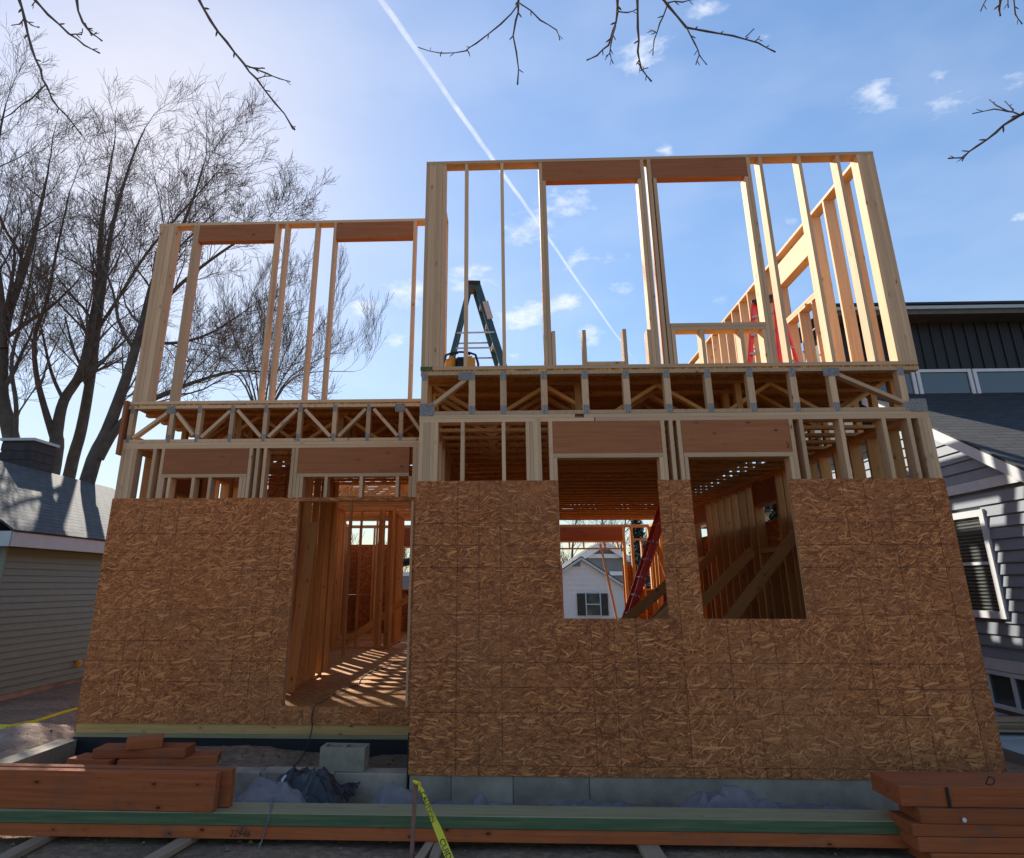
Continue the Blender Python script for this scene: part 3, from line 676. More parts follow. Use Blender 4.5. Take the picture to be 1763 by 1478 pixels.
# interior partition upstairs
# numbers written on timber
def text(name, body, size, mt, mat, parent=None, ext=.0004, font_shear=0, **kw):
    cu = bpy.data.curves.new(name, 'FONT'); cu.body = body; cu.size = size; cu.extrude = ext; cu.resolution_u = 3; cu.align_x = 'LEFT'; cu.shear = font_shear
    tmp = bpy.data.objects.new(name, cu); C.objects.link(tmp); dg = bpy.context.evaluated_depsgraph_get(); me = bpy.data.meshes.new_from_object(tmp.evaluated_get(dg))
    bpy.data.objects.remove(tmp); bpy.data.curves.remove(cu); me.materials.clear(); me.materials.append(M[mat])
    o = bpy.data.objects.new(name, me); link(o, parent, **kw); o.matrix_basis = mt; return o
FRONT = Matrix(((1, 0, 0), (0, 0, -1), (0, 1, 0))).to_4x4()     # text facing -Y
p = at(1354, 771, Y=D); text('pencil_mark', '2', .07, Matrix.Translation((p.x, D + .0015, p.z)) @ FRONT, 'ink', house)

# ---------------------------------------------------------------- things in and on the house
# blue step ladder upstairs
def step_ladder(label, loc, rz, mat, H=1.75, lab=True):
    t = thing('step_ladder', label, 'step ladder', None, loc, rz)
    sp = .52; 
    for s in (-1, 1):
        strut('rail', (sp, s * .24, .02), (.05, s * .15, H - .06), .03, .085, mat, t)
        strut('rear_leg', (-.42, s * .24, .0), (-.05, s * .15, H - .06), .03, .055, mat, t)
        strut('foot', (sp + .01, s * .245, .0), (sp - .02, s * .24, .09), .045, .10, 'black', t)
        strut('spreader', (-.27, s * .205, .74), (.325, s * .205, .76), .012, .02, 'alu', t)
        strut('spreader', (-.215, s * .20, .95), (.265, s * .20, .97), .012, .02, 'alu', t)
        if lab: strut('sticker', (.215, s * .206, 1.15), (.15, s * .193, 1.40), .006, .075, 'label', t); strut('sticker', (.46, s * .25, .28), (.40, s * .24, .5), .006, .07, 'label', t)
    for k in range(1, 6):
        z = k * .28; f = z / H; xx = sp + (.05 - sp) * f; h = .24 - .09 * f - .017
        lum('step', xx - .045, xx + .045, -h, h, z - .012, z + .012, 'alu', t)
    for k in (1, 3):
        z = k * .42; f = z / H; xx = -.42 + .37 * f; h = .24 - .09 * f - .017
        lum('rear_bar', xx - .012, xx + .012, -h, h, z - .012, z + .012, 'alu', t)
    lum('ladder_top', -.09, .09, -.17, .17, H - .06, H, 'black', t, bevel=.008)
    return t
p = at(812, 492, Y=8.35)
step_ladder('blue-green step ladder with black top standing upstairs behind the open stud wall', (p.x + .02, 8.35, 3.951), R(5), 'blue', H=p.z - 3.951)
p = at(1318, 514, Y=8.9)
step_ladder('bright red step ladder upstairs by the right side wall, partly hidden behind studs', (p.x, 8.9, 3.951), R(226), 'red', H=p.z - 3.951, lab=False)
# compressor-like tool
p = at(790, 625, Y=7.0)
t = thing('portable_tool', 'yellow and black portable jobsite tool with looped black handles beside the blue ladder', 'power tool', None, (p.x + .02, 7.02, 3.951))
def rounded(name, x0, x1, y0, y1, z0, z1, mat, parent, b=.03):
    mb = MB(); mb.box(x0, x1, y0, y1, z0, z1); o = mb.build(name, mat, parent)
    bm = bmesh.new(); bm.from_mesh(o.data); bmesh.ops.bevel(bm, geom=list(bm.edges), offset=b, segments=3, affect='EDGES'); bm.to_mesh(o.data); bm.free()
    o.data.polygons.foreach_set('use_smooth', [True] * len(o.data.polygons)); return o
hz = at(790, 607, Y=7.0).z - 3.951
rounded('tank', -.155, -.05, -.07, .09, .02, hz - .05, 'yellow', t); rounded('tank', .05, .155, -.07, .09, .02, hz - .05, 'yellow', t)
rounded('motor_housing', -.055, .055, -.06, .08, .01, hz - .06, 'black', t, .02)
for s in (-1, 1):
    mb = MB(); mb.tube([(s * .185, -.02, .03), (s * .19, -.02, hz * .55), (s * .16, -.02, hz - .03), (s * .09, -.02, hz - .005), (s * .03, -.02, hz - .01)], .013, 8); mb.build('side_handle', 'black', t, True)
mb = MB(); mb.tube([(-.10, -.02, hz - .03), (-.06, -.02, hz + .0), (0, -.02, hz + .004), (.06, -.02, hz), (.10, -.02, hz - .03)], .012, 8); mb.build('handle', 'black', t, True)
for s in (-1, 1): lum('foot', s * .1 - .03, s * .1 + .03, -.05, .05, 0, .02, 'black', t)
# red extension ladder downstairs
t = thing('extension_ladder', 'long red extension ladder leaning indoors, seen through the first lower window', 'ladder')
pb, pt = at(1077, 1066, Y=12.0), at(1131, 900, Y=12.0); dr = (pt - pb).normalized(); pb = pb - dr * ((pb.z - Z1 - .02) / dr.z); pt = pt + dr * .35
nn = Vector((0, 1, 0)).cross(dr).normalized()
for s, o_ in ((-.2, 0), (.2, 0)):
    strut('rail', pb + Vector((0, s, 0)), pt + Vector((0, s, 0)), .03, .062, 'red', t); strut('fly_rail', pb + dr * .3 + nn * .06 + Vector((0, s * .9, 0)), pt + nn * .06 + Vector((0, s * .9, 0)), .03, .052, 'red', t)
k = .25
while k < (pt - pb).length - .1:
    q = pb + dr * k
    mb = MB(); mb.tube([q + Vector((0, -.222, 0)), q + Vector((0, .22, 0))], .016, 8); mb.build('rung', 'alu', t)
    if k > .35: mb = MB(); mb.tube([q + nn * .06 + Vector((0, -.205, 0)), q + nn * .06 + Vector((0, .2, 0))], .015, 8); mb.build('rung', 'alu', t)
    k += .305
t2 = thing('extension_ladder', 'small red ladder section seen low at the right edge of the first lower window', 'ladder')
pb = at(1139, 1066, Y=14.5); pt = at(1146, 1000, Y=14.6)
for s in (0, .35):
    strut('rail', (pb.x + s * .25, pb.y + s, Z1 + .01), (pt.x + s * .25, pt.y + s, pt.z), .03, .09, 'red', t2)
for k in range(3):
    f = .3 + .25 * k; z = Z1 + (pt.z - Z1) * f; xx = pb.x + (pt.x - pb.x) * f
    strut('rung', (xx, pb.y, z), (xx + .0875, pb.y + .35, z), .025, .025, 'alu', t2)
# extension cord
t = MB(); cz = Z1 + .012
pts = [at(700, 1137, Z=cz), at(672, 1143, Z=cz), at(664, 1150, Z=cz), at(638, 1157, Z=cz), at(622, 1168, Z=cz), at(617, 1178, Z=cz), at(600, 1184, Z=cz), at(578, 1194, Z=cz), at(560, 1205, Z=cz), at(545, 1213, Z=cz + .02)]
pts += [at(541, 1216, Y=D2 - .03), at(537, 1235, Y=D2 - .035), at(537, 1255, Y=D2 - .04), at(529, 1285, Y=D2 - .14), at(516, 1310, Y=7.3), at(500, 1323, Y=6.98)]
def smooth_pts(p, n=4):
    out = []
    for i in range(len(p) - 1):
        a, b, c, d = p[max(i - 1, 0)], p[i], p[i + 1], p[min(i + 2, len(p) - 1)]
        for k in range(n):
            t_ = k / n; out.append(.5 * ((2 * b) + (c - a) * t_ + (2 * a - 5 * b + 4 * c - d) * t_ ** 2 + (3 * b - a - 3 * c + d) * t_ ** 3))
    out.append(p[-1]); return out
t.tube(smooth_pts(pts), .006, 6); t.build('power_cable', 'cord', None, True, label='dark extension cord running across the indoor floor and out over the door sill', cat='cord')
t = MB(); pts = [at(454, 1325, Y=6.5), at(458, 1352, Y=6.25), at(467, 1380, Y=5.88) + Vector((0, 0, .012)), at(464, 1402, Y=5.59), at(457, 1428, Y=5.585), at(450, 1450, Y=5.58), at(438, 1478, Y=5.45), at(425, 1500, Y=5.3)]
t.tube(smooth_pts(pts), .005, 6); t.build('cord', 'string', None, True, label='thin grey cord draped from the black sheet over the long green timber', cat='cord')

# ---------------------------------------------------------------- lumber in front
def beam(name, label, x0, x1, y0, y1, z0, z1, mat, cat='beam', group=None, rz=0, bev=.004):
    t = lum(name, x0, x1, y0, y1, z0, z1, mat, None, bevel=bev, label=label, cat=cat, group=group)
    if rz:
        t.matrix_basis = Matrix.Translation(t.location) @ Matrix.Rotation(rz, 4, 'Z') @ Matrix.Translation(-t.location) @ t.matrix_basis
    return t
zb0 = .135
beam('lvl_beam', 'long orange-red beam lying beneath the long green timber', -3.9, 2.78, 5.60, 5.85, zb0, .215, 'lvl_ext')
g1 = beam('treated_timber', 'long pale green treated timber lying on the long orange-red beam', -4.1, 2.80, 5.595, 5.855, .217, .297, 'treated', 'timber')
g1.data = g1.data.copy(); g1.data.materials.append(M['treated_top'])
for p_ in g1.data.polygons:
    if (g1.matrix_basis.to_3x3() @ p_.normal).z > .5: p_.material_index = 1  # upward faces take the paler tan colour
beam('lvl_beam', 'front one of two thick orange beams stood on edge at left', -4.6, -2.13, 5.62, 5.70, .299, .545, 'lvl_ext', rz=R(-1.5))
beam('lvl_beam', 'rear one of two thick orange beams stood on edge at left, reaching further right', -4.6, -2.06, 5.735, 5.815, .299, .545, 'lvl_ext', rz=R(-1.5))
p = at(394, 1440, Y=5.6); text('pencil_mark', '22946', .06, Matrix.Translation((p.x, 5.5985, .15)) @ FRONT, 'ink', bpy.data.objects['lvl_beam'], font_shear=.3).matrix_parent_inverse = bpy.data.objects['lvl_beam'].matrix_basis.inverted()
# right pile
rp = [(2.74, .10, .185, 5.36, 5.66, 'lowest'), (2.68, .187, .272, 5.37, 5.66, 'second lowest'), (2.66, .274, .345, 5.38, 5.68, 'middle'), (2.73, .347, .432, 5.36, 5.64, 'second highest')]
for x0, z0, z1, y0, y1, w in rp:
    beam('lvl_beam', w + ' orange board in the stacked pile at the right edge', x0, 5.6, y0, y1, z0, z1, 'lvl_ext', group='orange boards piled at right', rz=R(rnd.uniform(-.6, .6)))
top = beam('lvl_beam', 'topmost board of the pile at right, marked with a dark stripe and a handwritten D', 2.64, 5.6, 5.40, 5.80, .434, .555, 'lvl_ext', group='orange boards piled at right', rz=R(-.5))
inv = top.matrix_basis.inverted()
def on(parent, o): o.parent = parent; o.matrix_parent_inverse = parent.matrix_basis.inverted(); return o
p = at(1628, 1345, Y=5.4); on(top, lum('marker_stripe', p.x - .008, p.x + .008, 5.3965, 5.41, .436, .553, 'ink'))
p = at(1693, 1352, Y=5.4); on(top, text('marker_letter', 'D', .085, Matrix.Translation((p.x, 5.392, p.z + .01)) @ FRONT @ Matrix.Rotation(R(-18), 4, 'Z'), 'ink', font_shear=.3))
p = at(1658, 1411, Y=5.37); mb = MB(); mb.tube([(0, 0, 0), (0, .004, 0)], .014, 10); o = mb.build('paint_spot', 'white', None); o.location = (p.x, 5.352, p.z); on(bpy.data.objects['lvl_beam.005'] if 'lvl_beam.005' in bpy.data.objects else top, o)
# offcuts
offs = [('small short offcut block balanced askew on top of the heap', -3.31, 6.86, .458, .30, .22, .075, 24), ('middle offcut block under the small askew one', -3.32, 6.90, .381, .82, .26, .075, 4),
        ('lower offcut reaching out to the right of the heap', -3.08, 6.93, .304, .84, .28, .075, 14), ('lower offcut poking out at the left of the heap', -3.72, 6.84, .304, .42, .24, .075, -8)]
for lab, x, y, z, a, b, h, rz in offs:
    o = lum('offcut_block', -a / 2, a / 2, -b / 2, b / 2, -h / 2, h / 2, 'lvl_ext', None, bevel=.004, label=lab + ', behind the standing orange beams', cat='offcut', group='heap of orange offcuts')
    o.matrix_basis = Matrix.Translation((x, y, z + h / 2)) @ Matrix.Rotation(R(rz), 4, 'Z') @ o.matrix_basis
# sleepers
for lab, u0, v0, u1, v1 in (('leftmost ground sleeper under the long timbers', 14, 1476, 60, 1452), ('sleeper sticking out under the beam near the two orange beams', 268, 1478, 312, 1452),
                            ('left one of the close pair of sleepers by the stake', 722, 1482, 742, 1452), ('right one of the close pair of sleepers by the stake', 746, 1482, 757, 1452), ('wide flat sleeper under the beams right of centre', 1130, 1482, 1112, 1452)):
    p, q = at(u0, v0, Z=.115), at(u1, v1, Z=.115); d = (q - p).normalized()
    w = .14 if 'wide' in lab else .06 if 'pair' in lab else .10
    z = Vector((0, 0, .004)); strut('sleeper', p - d * .8 + z * 0, q + d * .35, w, .04, 'pale', None, side=d.cross(Vector((0, 0, 1))), bevel=.003, label=lab, cat='sleeper', group='sleepers under the timbers')
# concrete masonry unit
t = MB(); w, dd, h = .20, .095, .185
t.box(-w, w, -dd, -dd + .03, 0, h); t.box(-w, w, dd - .03, dd, 0, h)
for a, b in ((-w, -w + .03), (-.018, .018), (w - .03, w)): t.box(a, b, -dd + .0301, dd - .0301, 0, h)
o = t.build('concrete_block', 'cmu', None, label='grey hollow concrete block standing on the porch foundation wall', cat='concrete block'); p = at(592, 1325, Z=.30); o.location = (p.x, 6.83, .303); o.rotation_euler = (0, 0, R(-3))
# stake + barrier tape
p0, p1 = at(708, 1490, Y=5.42), at(716, 1340, Y=5.46)
strut('wooden_stake', p0, p1, .03, .026, 'stake', None, bevel=.002, label='thin reddish wooden stake in front of the timbers with barrier tape tied on', cat='stake')
tp = thing('barrier_tape', 'yellow caution tape hanging down from the wooden stake with black lettering', 'barrier tape')
def ribbon(name, cl, wd, parent, mat='tape', **kw):
    mb = MB(); nrows = len(cl)
    for (p, s), w in zip(cl, wd): mb.v += [tuple(p - s * w / 2), tuple(p), tuple(p + s * w / 2)]
    for i in range(nrows - 1):
        a = i * 3; mb.f += [(a, a + 1, a + 4, a + 3), (a + 1, a + 2, a + 5, a + 4)]
    o = mb.build(name, mat, parent, True, **kw); return o
Yt = 5.30
cu = [(716, 1345, 5.44), (722, 1350, 5.41), (727, 1362, 5.38), (733, 1378, 5.34), (739, 1394, 5.32), (746, 1410, 5.30), (754, 1428, 5.28), (762, 1448, 5.26), (770, 1468, 5.24), (780, 1492, 5.22), (790, 1515, 5.2)]
cl = []; P3 = [at(u, v, Y=y) for u, v, y in cu]
for i, p in enumerate(P3):
    d = (P3[min(i + 1, len(P3) - 1)] - P3[max(i - 1, 0)]).normalized(); s = d.cross(Vector((0, -1, 0))).normalized()
    tw = [1.2, .9, .3, .25, .2, .1, 0, -.05, -.1, -.1, -.1][i]; s = Matrix.Rotation(tw, 3, d) @ s; cl.append((p, s))
ribbon('tape_strip', cl, [.02, .022, .028, .032, .034, .042, .048, .05, .05, .05, .05], tp)
mb = MB(); kp = at(717, 1347, Y=5.44); mb.tube([kp + Vector((-.022, -.012, .012)), kp + Vector((0, -.025, .004)), kp + Vector((.022, -.012, -.006)), kp + Vector((.03, -.03, -.03)), kp + Vector((.02, -.04, -.045))], [.008, .014, .014, .010, .004], 6); mb.build('tape_knot', 'tape', tp, True)
def tape_text(body, i0, f, size):
    a, b = P3[i0], P3[i0 + 1]; d = (b - a).normalized(); pos = a + (b - a) * f
    s = cl[i0][1]; nrm = d.cross(s); 
    if nrm.y > 0: nrm = -nrm
    up = nrm.cross(d)
    mt = Matrix((d, up, nrm)).transposed().to_4x4(); mt.translation = pos - up * size * .36 + nrm * .004
    text('lettering', body, size, mt, 'ink', tp)
tape_text('CAUTION', 2, .1, .047); tape_text('CUIDADO', 6, .8, .052)
# crumpled fabric between timbers and foundation
def crumple(name, label, x0, x1, y0, y1, hf, mat, nx=120, ny=26, cat='ground sheet'):
    xs, ys = span(x0, x1, nx), span(y0, y1, ny); vs = [(x, y, hf(x, y)) for y in ys for x in xs]
    fs = [(i + q * nx, i + 1 + q * nx, i + 1 + (q + 1) * nx, i + (q + 1) * nx) for q in range(ny - 1) for i in range(nx - 1)]
    me = bpy.data.meshes.new(name); me.from_pydata(vs, [], fs); me.materials.append(M[mat]); me.polygons.foreach_set('use_smooth', [True] * len(fs))
    return link(bpy.data.objects.new(name, me), None, label=label, cat=cat)
from mathutils import noise as mn
def rid(x, y, s, seed): 
    n = mn.noise(Vector((x * s, y * s * 1.6, seed))); return 1 - abs(n) * 2
def fh(bumps, base=.2, seed=0, fs=.5):
    def f(x, y):
        h = base + .035 * rid(x, y, 2.1, seed) + .02 * fs * rid(x, y, 5.3, seed + 4) + .006 * fs * rid(x + .1 * mn.noise(Vector((x * 5, y * 5, 1))), y, 14, seed + 6)
        cr = 0
        for q, (ca, sc_) in enumerate(((.5, 4.2 * fs), (-.9, 5.6 * fs), (1.6, 7.3 * fs))):
            u_ = x * math.cos(ca) + y * math.sin(ca) + .12 * mn.noise(Vector((x * 3, y * 3, seed + q))); v_ = -x * math.sin(ca) + y * math.cos(ca)
            cr += .030 * (1 - min(1, abs(mn.noise(Vector((u_ * sc_ * 1.8, v_ * sc_ * .45, seed + 20 + q)))) * 5)) / (1 + q * .4)
        h += cr * .8
        for bx, by, sx, sy, a in bumps:
            e = math.exp(-((x - bx) / sx) ** 2 - ((y - by) / sy) ** 2)
            h += 1.05 * a * e * (.75 + .5 * rid(x, y, 6.0, seed + 9) * .6)
        return h
    return f
crumple('landscape_fabric', 'crumpled grey landscape fabric lying along the foundation behind the long green timber', -1.15, 2.95, 5.86, 6.64,
        fh([(-.98, 6.15, .16, .16, .2), (-.78, 6.2, .16, .14, .15), (-.22, 6.1, .11, .12, .19), (1.62, 6.15, .26, .2, .22), (1.95, 6.15, .25, .14, .13), (1.15, 6.2, .3, .2, .05)], .06, 3), 'fabric', 420, 80)
crumple('landscape_fabric', 'crumpled grey fabric bunch at the right end of the standing orange beams', -2.2, -1.35, 5.87, 6.5, fh([(-1.95, 6.05, .2, .15, .2), (-1.70, 6.0, .13, .12, .12)], .15, 12), 'fabric', 130, 80)
crumple('plastic_sheet', 'heap of wrinkled black plastic sheet on the porch wall behind the green timber', -1.98, -1.28, 6.02, 6.66, fh([(-1.74, 6.30, .2, .15, .17), (-1.47, 6.25, .13, .14, .15), (-1.6, 6.2, .07, .12, .05)], .18, 21, 1.0), 'blackbag', 140, 90, 'plastic sheet')
# pale strap on the black sheet
mb = MB(); mb.tube(smooth_pts([at(484, 1379, Y=6.0), at(483, 1362, Y=6.08), at(486, 1344, Y=6.15), at(492, 1336, Y=6.2)], 3), .011, 5); mb.build('strap', 'fascia', None, True, label='pale loop of strap curving over the black plastic sheet', cat='strap')
crumple('tarp', 'pale blue-grey tarp corner at the far left end of the timbers', -4.6, -3.84, 5.45, 5.75, lambda x, y: .34 + .03 * rid(x, y, 4, 2) - max(0, (x + 3.98)) * .9 - max(0, 5.56 - y) * .9, 'fabric', 40, 20, 'tarp')
# yellow tape on the ground at left
y_p = [at(136, 1219, Y=9.6), at(110, 1226, Y=9.4), at(60, 1242, Y=9.1), at(20, 1252, Y=8.9), at(-10, 1254, Y=8.8), at(-40, 1250, Y=8.8)]
cl = []
for i, p in enumerate(y_p):
    d = (y_p[min(i + 1, 5)] - y_p[max(i - 1, 0)]).normalized(); cl.append((p, (d.cross(Vector((.2 * i, -1, .3)))).normalized()))
ribbon('barrier_tape', cl, [.025, .03, .03, .06, .075, .06], None, label='yellow tape strung low over the dirt between the shed and the house', cat='barrier tape')

# ---------------------------------------------------------------- neighbour at right
nb = thing('neighbour_house', 'blue-grey sided neighbouring house with charcoal roof and dark upper storey at right', 'house')
NX = 6.5; EZ = 3.20; RS = math.tan(R(29)); EY = 8.80; RY = 12.6; SB_Y = 16.4
def rake_z(y): return EZ + (y - EY) * RS if y < RY else EZ + (2 * RY - EY - y) * RS
mb = MB(); mb.box(NX + .02, 13.5, EY + .02, SB_Y, .0, EZ - .02)
mb.build('wall_core', 'bluegrey', nb)
mb = MB(); n0 = len(mb.v); mb.v += [(NX + .02, EY + .1, EZ - .02), (NX + .02, SB_Y, EZ - .02), (NX + .02, RY, rake_z(RY) - .05), (13.5, EY + .1, EZ - .02), (13.5, SB_Y, EZ - .02), (13.5, RY, rake_z(RY) - .05)]
mb.f += [(0, 2, 1), (3, 4, 5), (0, 1, 4, 3), (1, 2, 5, 4), (0, 3, 5, 2)]; mb.build('gable_core', 'bluegrey', nb)
def lap(x, y0, y1, z, e, sgn, mat, parent, ytop0=None, ytop1=None, name='siding_board'):
    """one course of lap siding on a wall of normal sgn*X; lower edge stands proud"""
    a, b = x + sgn * .002, x + sgn * .026; t0 = y0 if ytop0 is None else ytop0; t1 = y1 if ytop1 is None else ytop1
    me = bpy.data.meshes.new(name)
    V = [(a, y0, z), (b, y0, z), (b, y1, z), (a, y1, z), (a, t0, z + e), (a + sgn * .003, t0, z + e), (a + sgn * .003, t1, z + e), (a, t1, z + e)]
    Fc = [(0, 1, 2, 3), (4, 7, 6, 5), (0, 4, 5, 1), (1, 5, 6, 2), (2, 6, 7, 3), (3, 7, 4, 0)]
    if sgn > 0: Fc = [f[::-1] for f in Fc]
    me.from_pydata(V, [], Fc); me.materials.append(M[mat]); return link(bpy.data.objects.new(name, me), parent)
WY0, WY1, WZ0, WZ1 = 9.78, 10.75, 1.52, 2.74
ex = .15; z = .93
while z < 3.0:
    e = min(ex, 3.07 - z)
    if z + e > WZ0 and z < WZ1: lap(NX, EY, WY0, z, e, -1, 'bluegrey', nb); lap(NX, WY1, SB_Y, z, e, -1, 'bluegrey', nb)
    else: lap(NX, EY, SB_Y, z, e, -1, 'bluegrey', nb)
    z += ex
z = 3.22
while z < rake_z(RY) - .2:
    yb = EY + (z - EZ) / RS + .02; yt = yb + ex / RS; lap(NX, yb, 2 * RY - yb, z, ex, -1, 'bluegrey', nb, min(yt, RY - .01), max(2 * RY - yt, RY + .01)); z += ex
lum('frieze_board', NX - .035, NX + .02, EY, SB_Y, 3.085, 3.215, 'white', nb)
lum('skirt_board', NX - .04, NX + .02, EY - .3, SB_Y, .78, .925, 'white', nb)
lum('foundation_wall', NX - .0, NX + .1, EY - .3, SB_Y, 0, .78, 'concrete', nb)
for s in (0, 1):
    y0, y1 = (EY - .45, RY) if s == 0 else (2 * RY - EY + .45, RY)
    strut('rake_board', (NX - .14, y0, EZ + (EY - .45 - EY) * RS - .0), (NX - .14, y1, rake_z(RY) + .0), .035, .15, 'white', nb, side=(1, 0, 0))
    strut('rake_soffit', (NX - .06, y0, EZ - .45 * RS - .05), (NX - .06, y1, rake_z(RY) - .05), .14, .02, 'white', nb, side=(1, 0, 0))
# roof slopes
def roof_plane(name, x0, x1, y0, z0, y1, z1, th, mat, parent, drop=0):
    L = math.hypot(y1 - y0, z1 - z0); mb = MB(); mb.box(0, x1 - x0, 0, L, 0, th)
    o = mb.build(name, mat, parent); o.location = (x0, y0, z0); o.rotation_euler = (math.atan2(z1 - z0, y1 - y0), 0, 0); return o
roof_plane('roof', NX - .16, 13.6, EY - .45, EZ - .45 * RS + .08, RY, rake_z(RY) + .08, .03, 'shingle_dark', nb)
roof_plane('roof', NX - .16, 13.6, RY, rake_z(RY) + .08, SB_Y + .3, EZ - .2, .03, 'shingle_dark', nb)
lum('eave_gutter', NX - .1, 13.6, EY - .58, EY - .46, EZ - .36, EZ - .2, 'white', nb)
# window in the side wall
w = MB(); 
for (a, b, c, d) in ((WY0 - .09, WY0, WZ0 - .09, WZ1 + .09), (WY1, WY1 + .09, WZ0 - .09, WZ1 + .09), (WY0, WY1, WZ1, WZ1 + .09), (WY0, WY1, WZ0 - .09, WZ0)): w.box(NX - .05, NX + .02, a, b, c, d)
wf = w.build('window', 'white', nb)
lum('sash_rail', NX - .03, NX + .02, WY0 + .001, WY1 - .001, 2.11, 2.15, 'white', wf); lum('sash_rail', NX - .028, NX + .02, WY0 + .001, WY0 + .035, WZ0 + .001, 2.109, 'white', wf); lum('pane', NX - .012, NX - .006, WY0 + .001, WY1 - .001, WZ0 + .001, 2.109, 'glass', wf); lum('pane', NX - .016, NX - .011, WY0 + .001, WY1 - .001, 2.151, WZ1 - .001, 'glass', wf)
for k in range(26):
    z = WZ0 + .03 + k * .046
    if abs(z - 2.13) > .035: lum('blind_slat', NX - .021, NX - .0185, WY0 + .04, WY1 - .01, z, z + .02, 'soffit', wf)
# basement window
bw = MB(); by0, by1, bz0, bz1 = 8.2, 10.38, .36, .72
for (a, b, c, d) in ((by0, by1, bz1, bz1 + .05), (by0, by1, bz0 - .05, bz0), (by0, by0 + .05, bz0, bz1), (by1 - .05, by1, bz0, bz1), (9.25, 9.30, bz0, bz1), (9.83, 9.88, bz0, bz1)): bw.box(NX - .05, NX - .002, a, b, c, d)
bwf = bw.build('basement_window', 'white', nb); lum('pane', NX - .02, NX - .01, by0 + .05, by1 - .05, bz0, bz1, 'glass', bwf)
# dark upper storey
DY = 12.0; dz0, dz1 = 4.90, 6.42; DX0 = 6.15
mb = MB(); mb.box(DX0, 13.6, DY + .01, 15.6, 4.4, dz1); mb.build('upper_wall', 'darkboard', nb)
wx0, wx1, wz0, wz1 = 7.36, 9.36, 5.02, 5.46
x = DX0
while x < 12.6:
    if wx0 - .05 < x + .1 < wx1 + .1:
        lum('batten', x, x + .03, DY - .012, DY + .009, wz1 + .07, dz1 - .002, 'darkboard', nb)
    else: lum('batten', x, x + .03, DY - .012, DY + .009, dz0, dz1 - .002, 'darkboard', nb)
    x += .205
roofz = dz1
lum('upper_eave', DX0 - .3, 13.9, DY - .42, DY + .4, roofz, roofz + .03, 'soffit', nb)
lum('upper_fascia', DX0 - .3, 13.9, DY - .445, DY - .42, roofz - .0, roofz + .11, 'soffit', nb); lum('upper_gutter', DX0 - .3, 13.9, DY - .50, DY - .446, roofz + .08, roofz + .14, 'fascia', nb)
roof_plane('upper_roof', DX0 - .32, 13.9, DY - .52, roofz + .16, 14.0, roofz + .34, .04, 'darkboard', nb)
for k, (a, b) in enumerate(((wx0 - .95, wx0 - .03), (wx0, 8.32), (8.35, wx1))):
    fw = MB(); 
    for (p_, q_, c, d) in ((a, b, wz1, wz1 + .055), (a, b, wz0 - .055, wz0), (a, a + .06, wz0, wz1), (b - .06, b, wz0, wz1)): fw.box(p_, q_, DY - .05, DY + .008, c, d)
    f = fw.build('window', 'white', nb); lum('pane', a + .06, b - .06, DY - .02, DY - .012, wz0, wz1, 'glass', f)
lum('window_ledge', wx0 - 1.0, wx1 + .04, DY - .075, DY - .052, wz0 - .10, wz0 - .04, 'white', nb)
# stacked planks by that house
for k in range(4):
    lum('plank', 4.9 + .03 * k, 9.3, 8.95 + .03 * (k % 2), 9.2, .255 + k * .032, .283 + k * .032, 'pale', None, bevel=.002, label='%s pale plank in the low stack beside the basement window' % ('lowest', 'second', 'third', 'topmost')[k], cat='plank', group='planks beside the neighbouring house')

# ---------------------------------------------------------------- shed / garage at left
gs = thing('neighbour_garage', 'low sage-green sided building with grey shingle roof and dark chimney at left', 'garage')
GX = -8.2; GY0, GY1 = 11.27, 17.5; GZ0, GZ1 = .17, 2.44
mb = MB(); mb.box(-14, GX - .02, GY0 + .02, GY1, 0, GZ1 + .15); mb.build('wall_core', 'sage', gs)
z = GZ0; e = .108
while z < GZ1 - .01: lap(GX, GY0, GY1, z, min(e, GZ1 - z), 1, 'sage', gs); z += e
lum('foundation_wall', GX - .05, GX + .012, GY0, GY1, -.1, GZ0 - .004, 'concrete', gs)
lum('corner_post', GX - .02, GX + .045, GY0 - .045, GY0 - .001, GZ0, GZ1, 'sage', gs)
lum('soffit', GX - .02, GX + .27, GY0 - .3, GY1, GZ1 + .004, GZ1 + .024, 'soffit', gs)
lum('fascia', GX + .271, GX + .295, GY0 - .3, GY1, GZ1 + .0, GZ1 + .235, 'fascia', gs); lum('gable_fascia', -10, GX + .27, GY0 - .325, GY0 - .302, GZ1 + .0, GZ1 + .235, 'fascia', gs)
rs = math.atan2(4.20 - 2.72, 10.6 - 8.2)
mb = MB(); L = 2.62 / math.cos(rs); mb.box(0, GY1 - GY0 + .8, 0, L, 0, .03)
o = mb.build('roof', 'shingle_light', gs); bx = Matrix(((0, -math.cos(rs), math.sin(rs)), (1, 0, 0), (0, math.sin(rs), math.cos(rs)))).to_4x4(); bx.translation = (GX + .31, GY0 - .33, GZ1 + .225); o.matrix_basis = bx
rx = GX + .31 - L * math.cos(rs); rz_ = GZ1 + .225 + L * math.sin(rs)
mb = MB(); mb.box(0, GY1 - GY0 + .8, 0, L, 0, .03); o = mb.build('roof', 'shingle_light', gs); bx = Matrix(((0, -math.cos(rs), -math.sin(rs)), (1, 0, 0), (0, -math.sin(rs), math.cos(rs)))).to_4x4(); bx.translation = (rx, GY0 - .33, rz_); o.matrix_basis = bx
mb = MB(); mb.v += [(GX, GY0 + .01, GZ1), (rx, GY0 + .01, rz_), (rx - 2.3, GY0 + .01, GZ1 + .1), (GX, GY1, GZ1), (rx, GY1, rz_ - .02), (rx - 2.3, GY1, GZ1 + .1)]; mb.f += [(0, 1, 2), (3, 5, 4), (0, 3, 4, 1), (1, 4, 5, 2)]; mb.build('gable_wall', 'sage', gs)
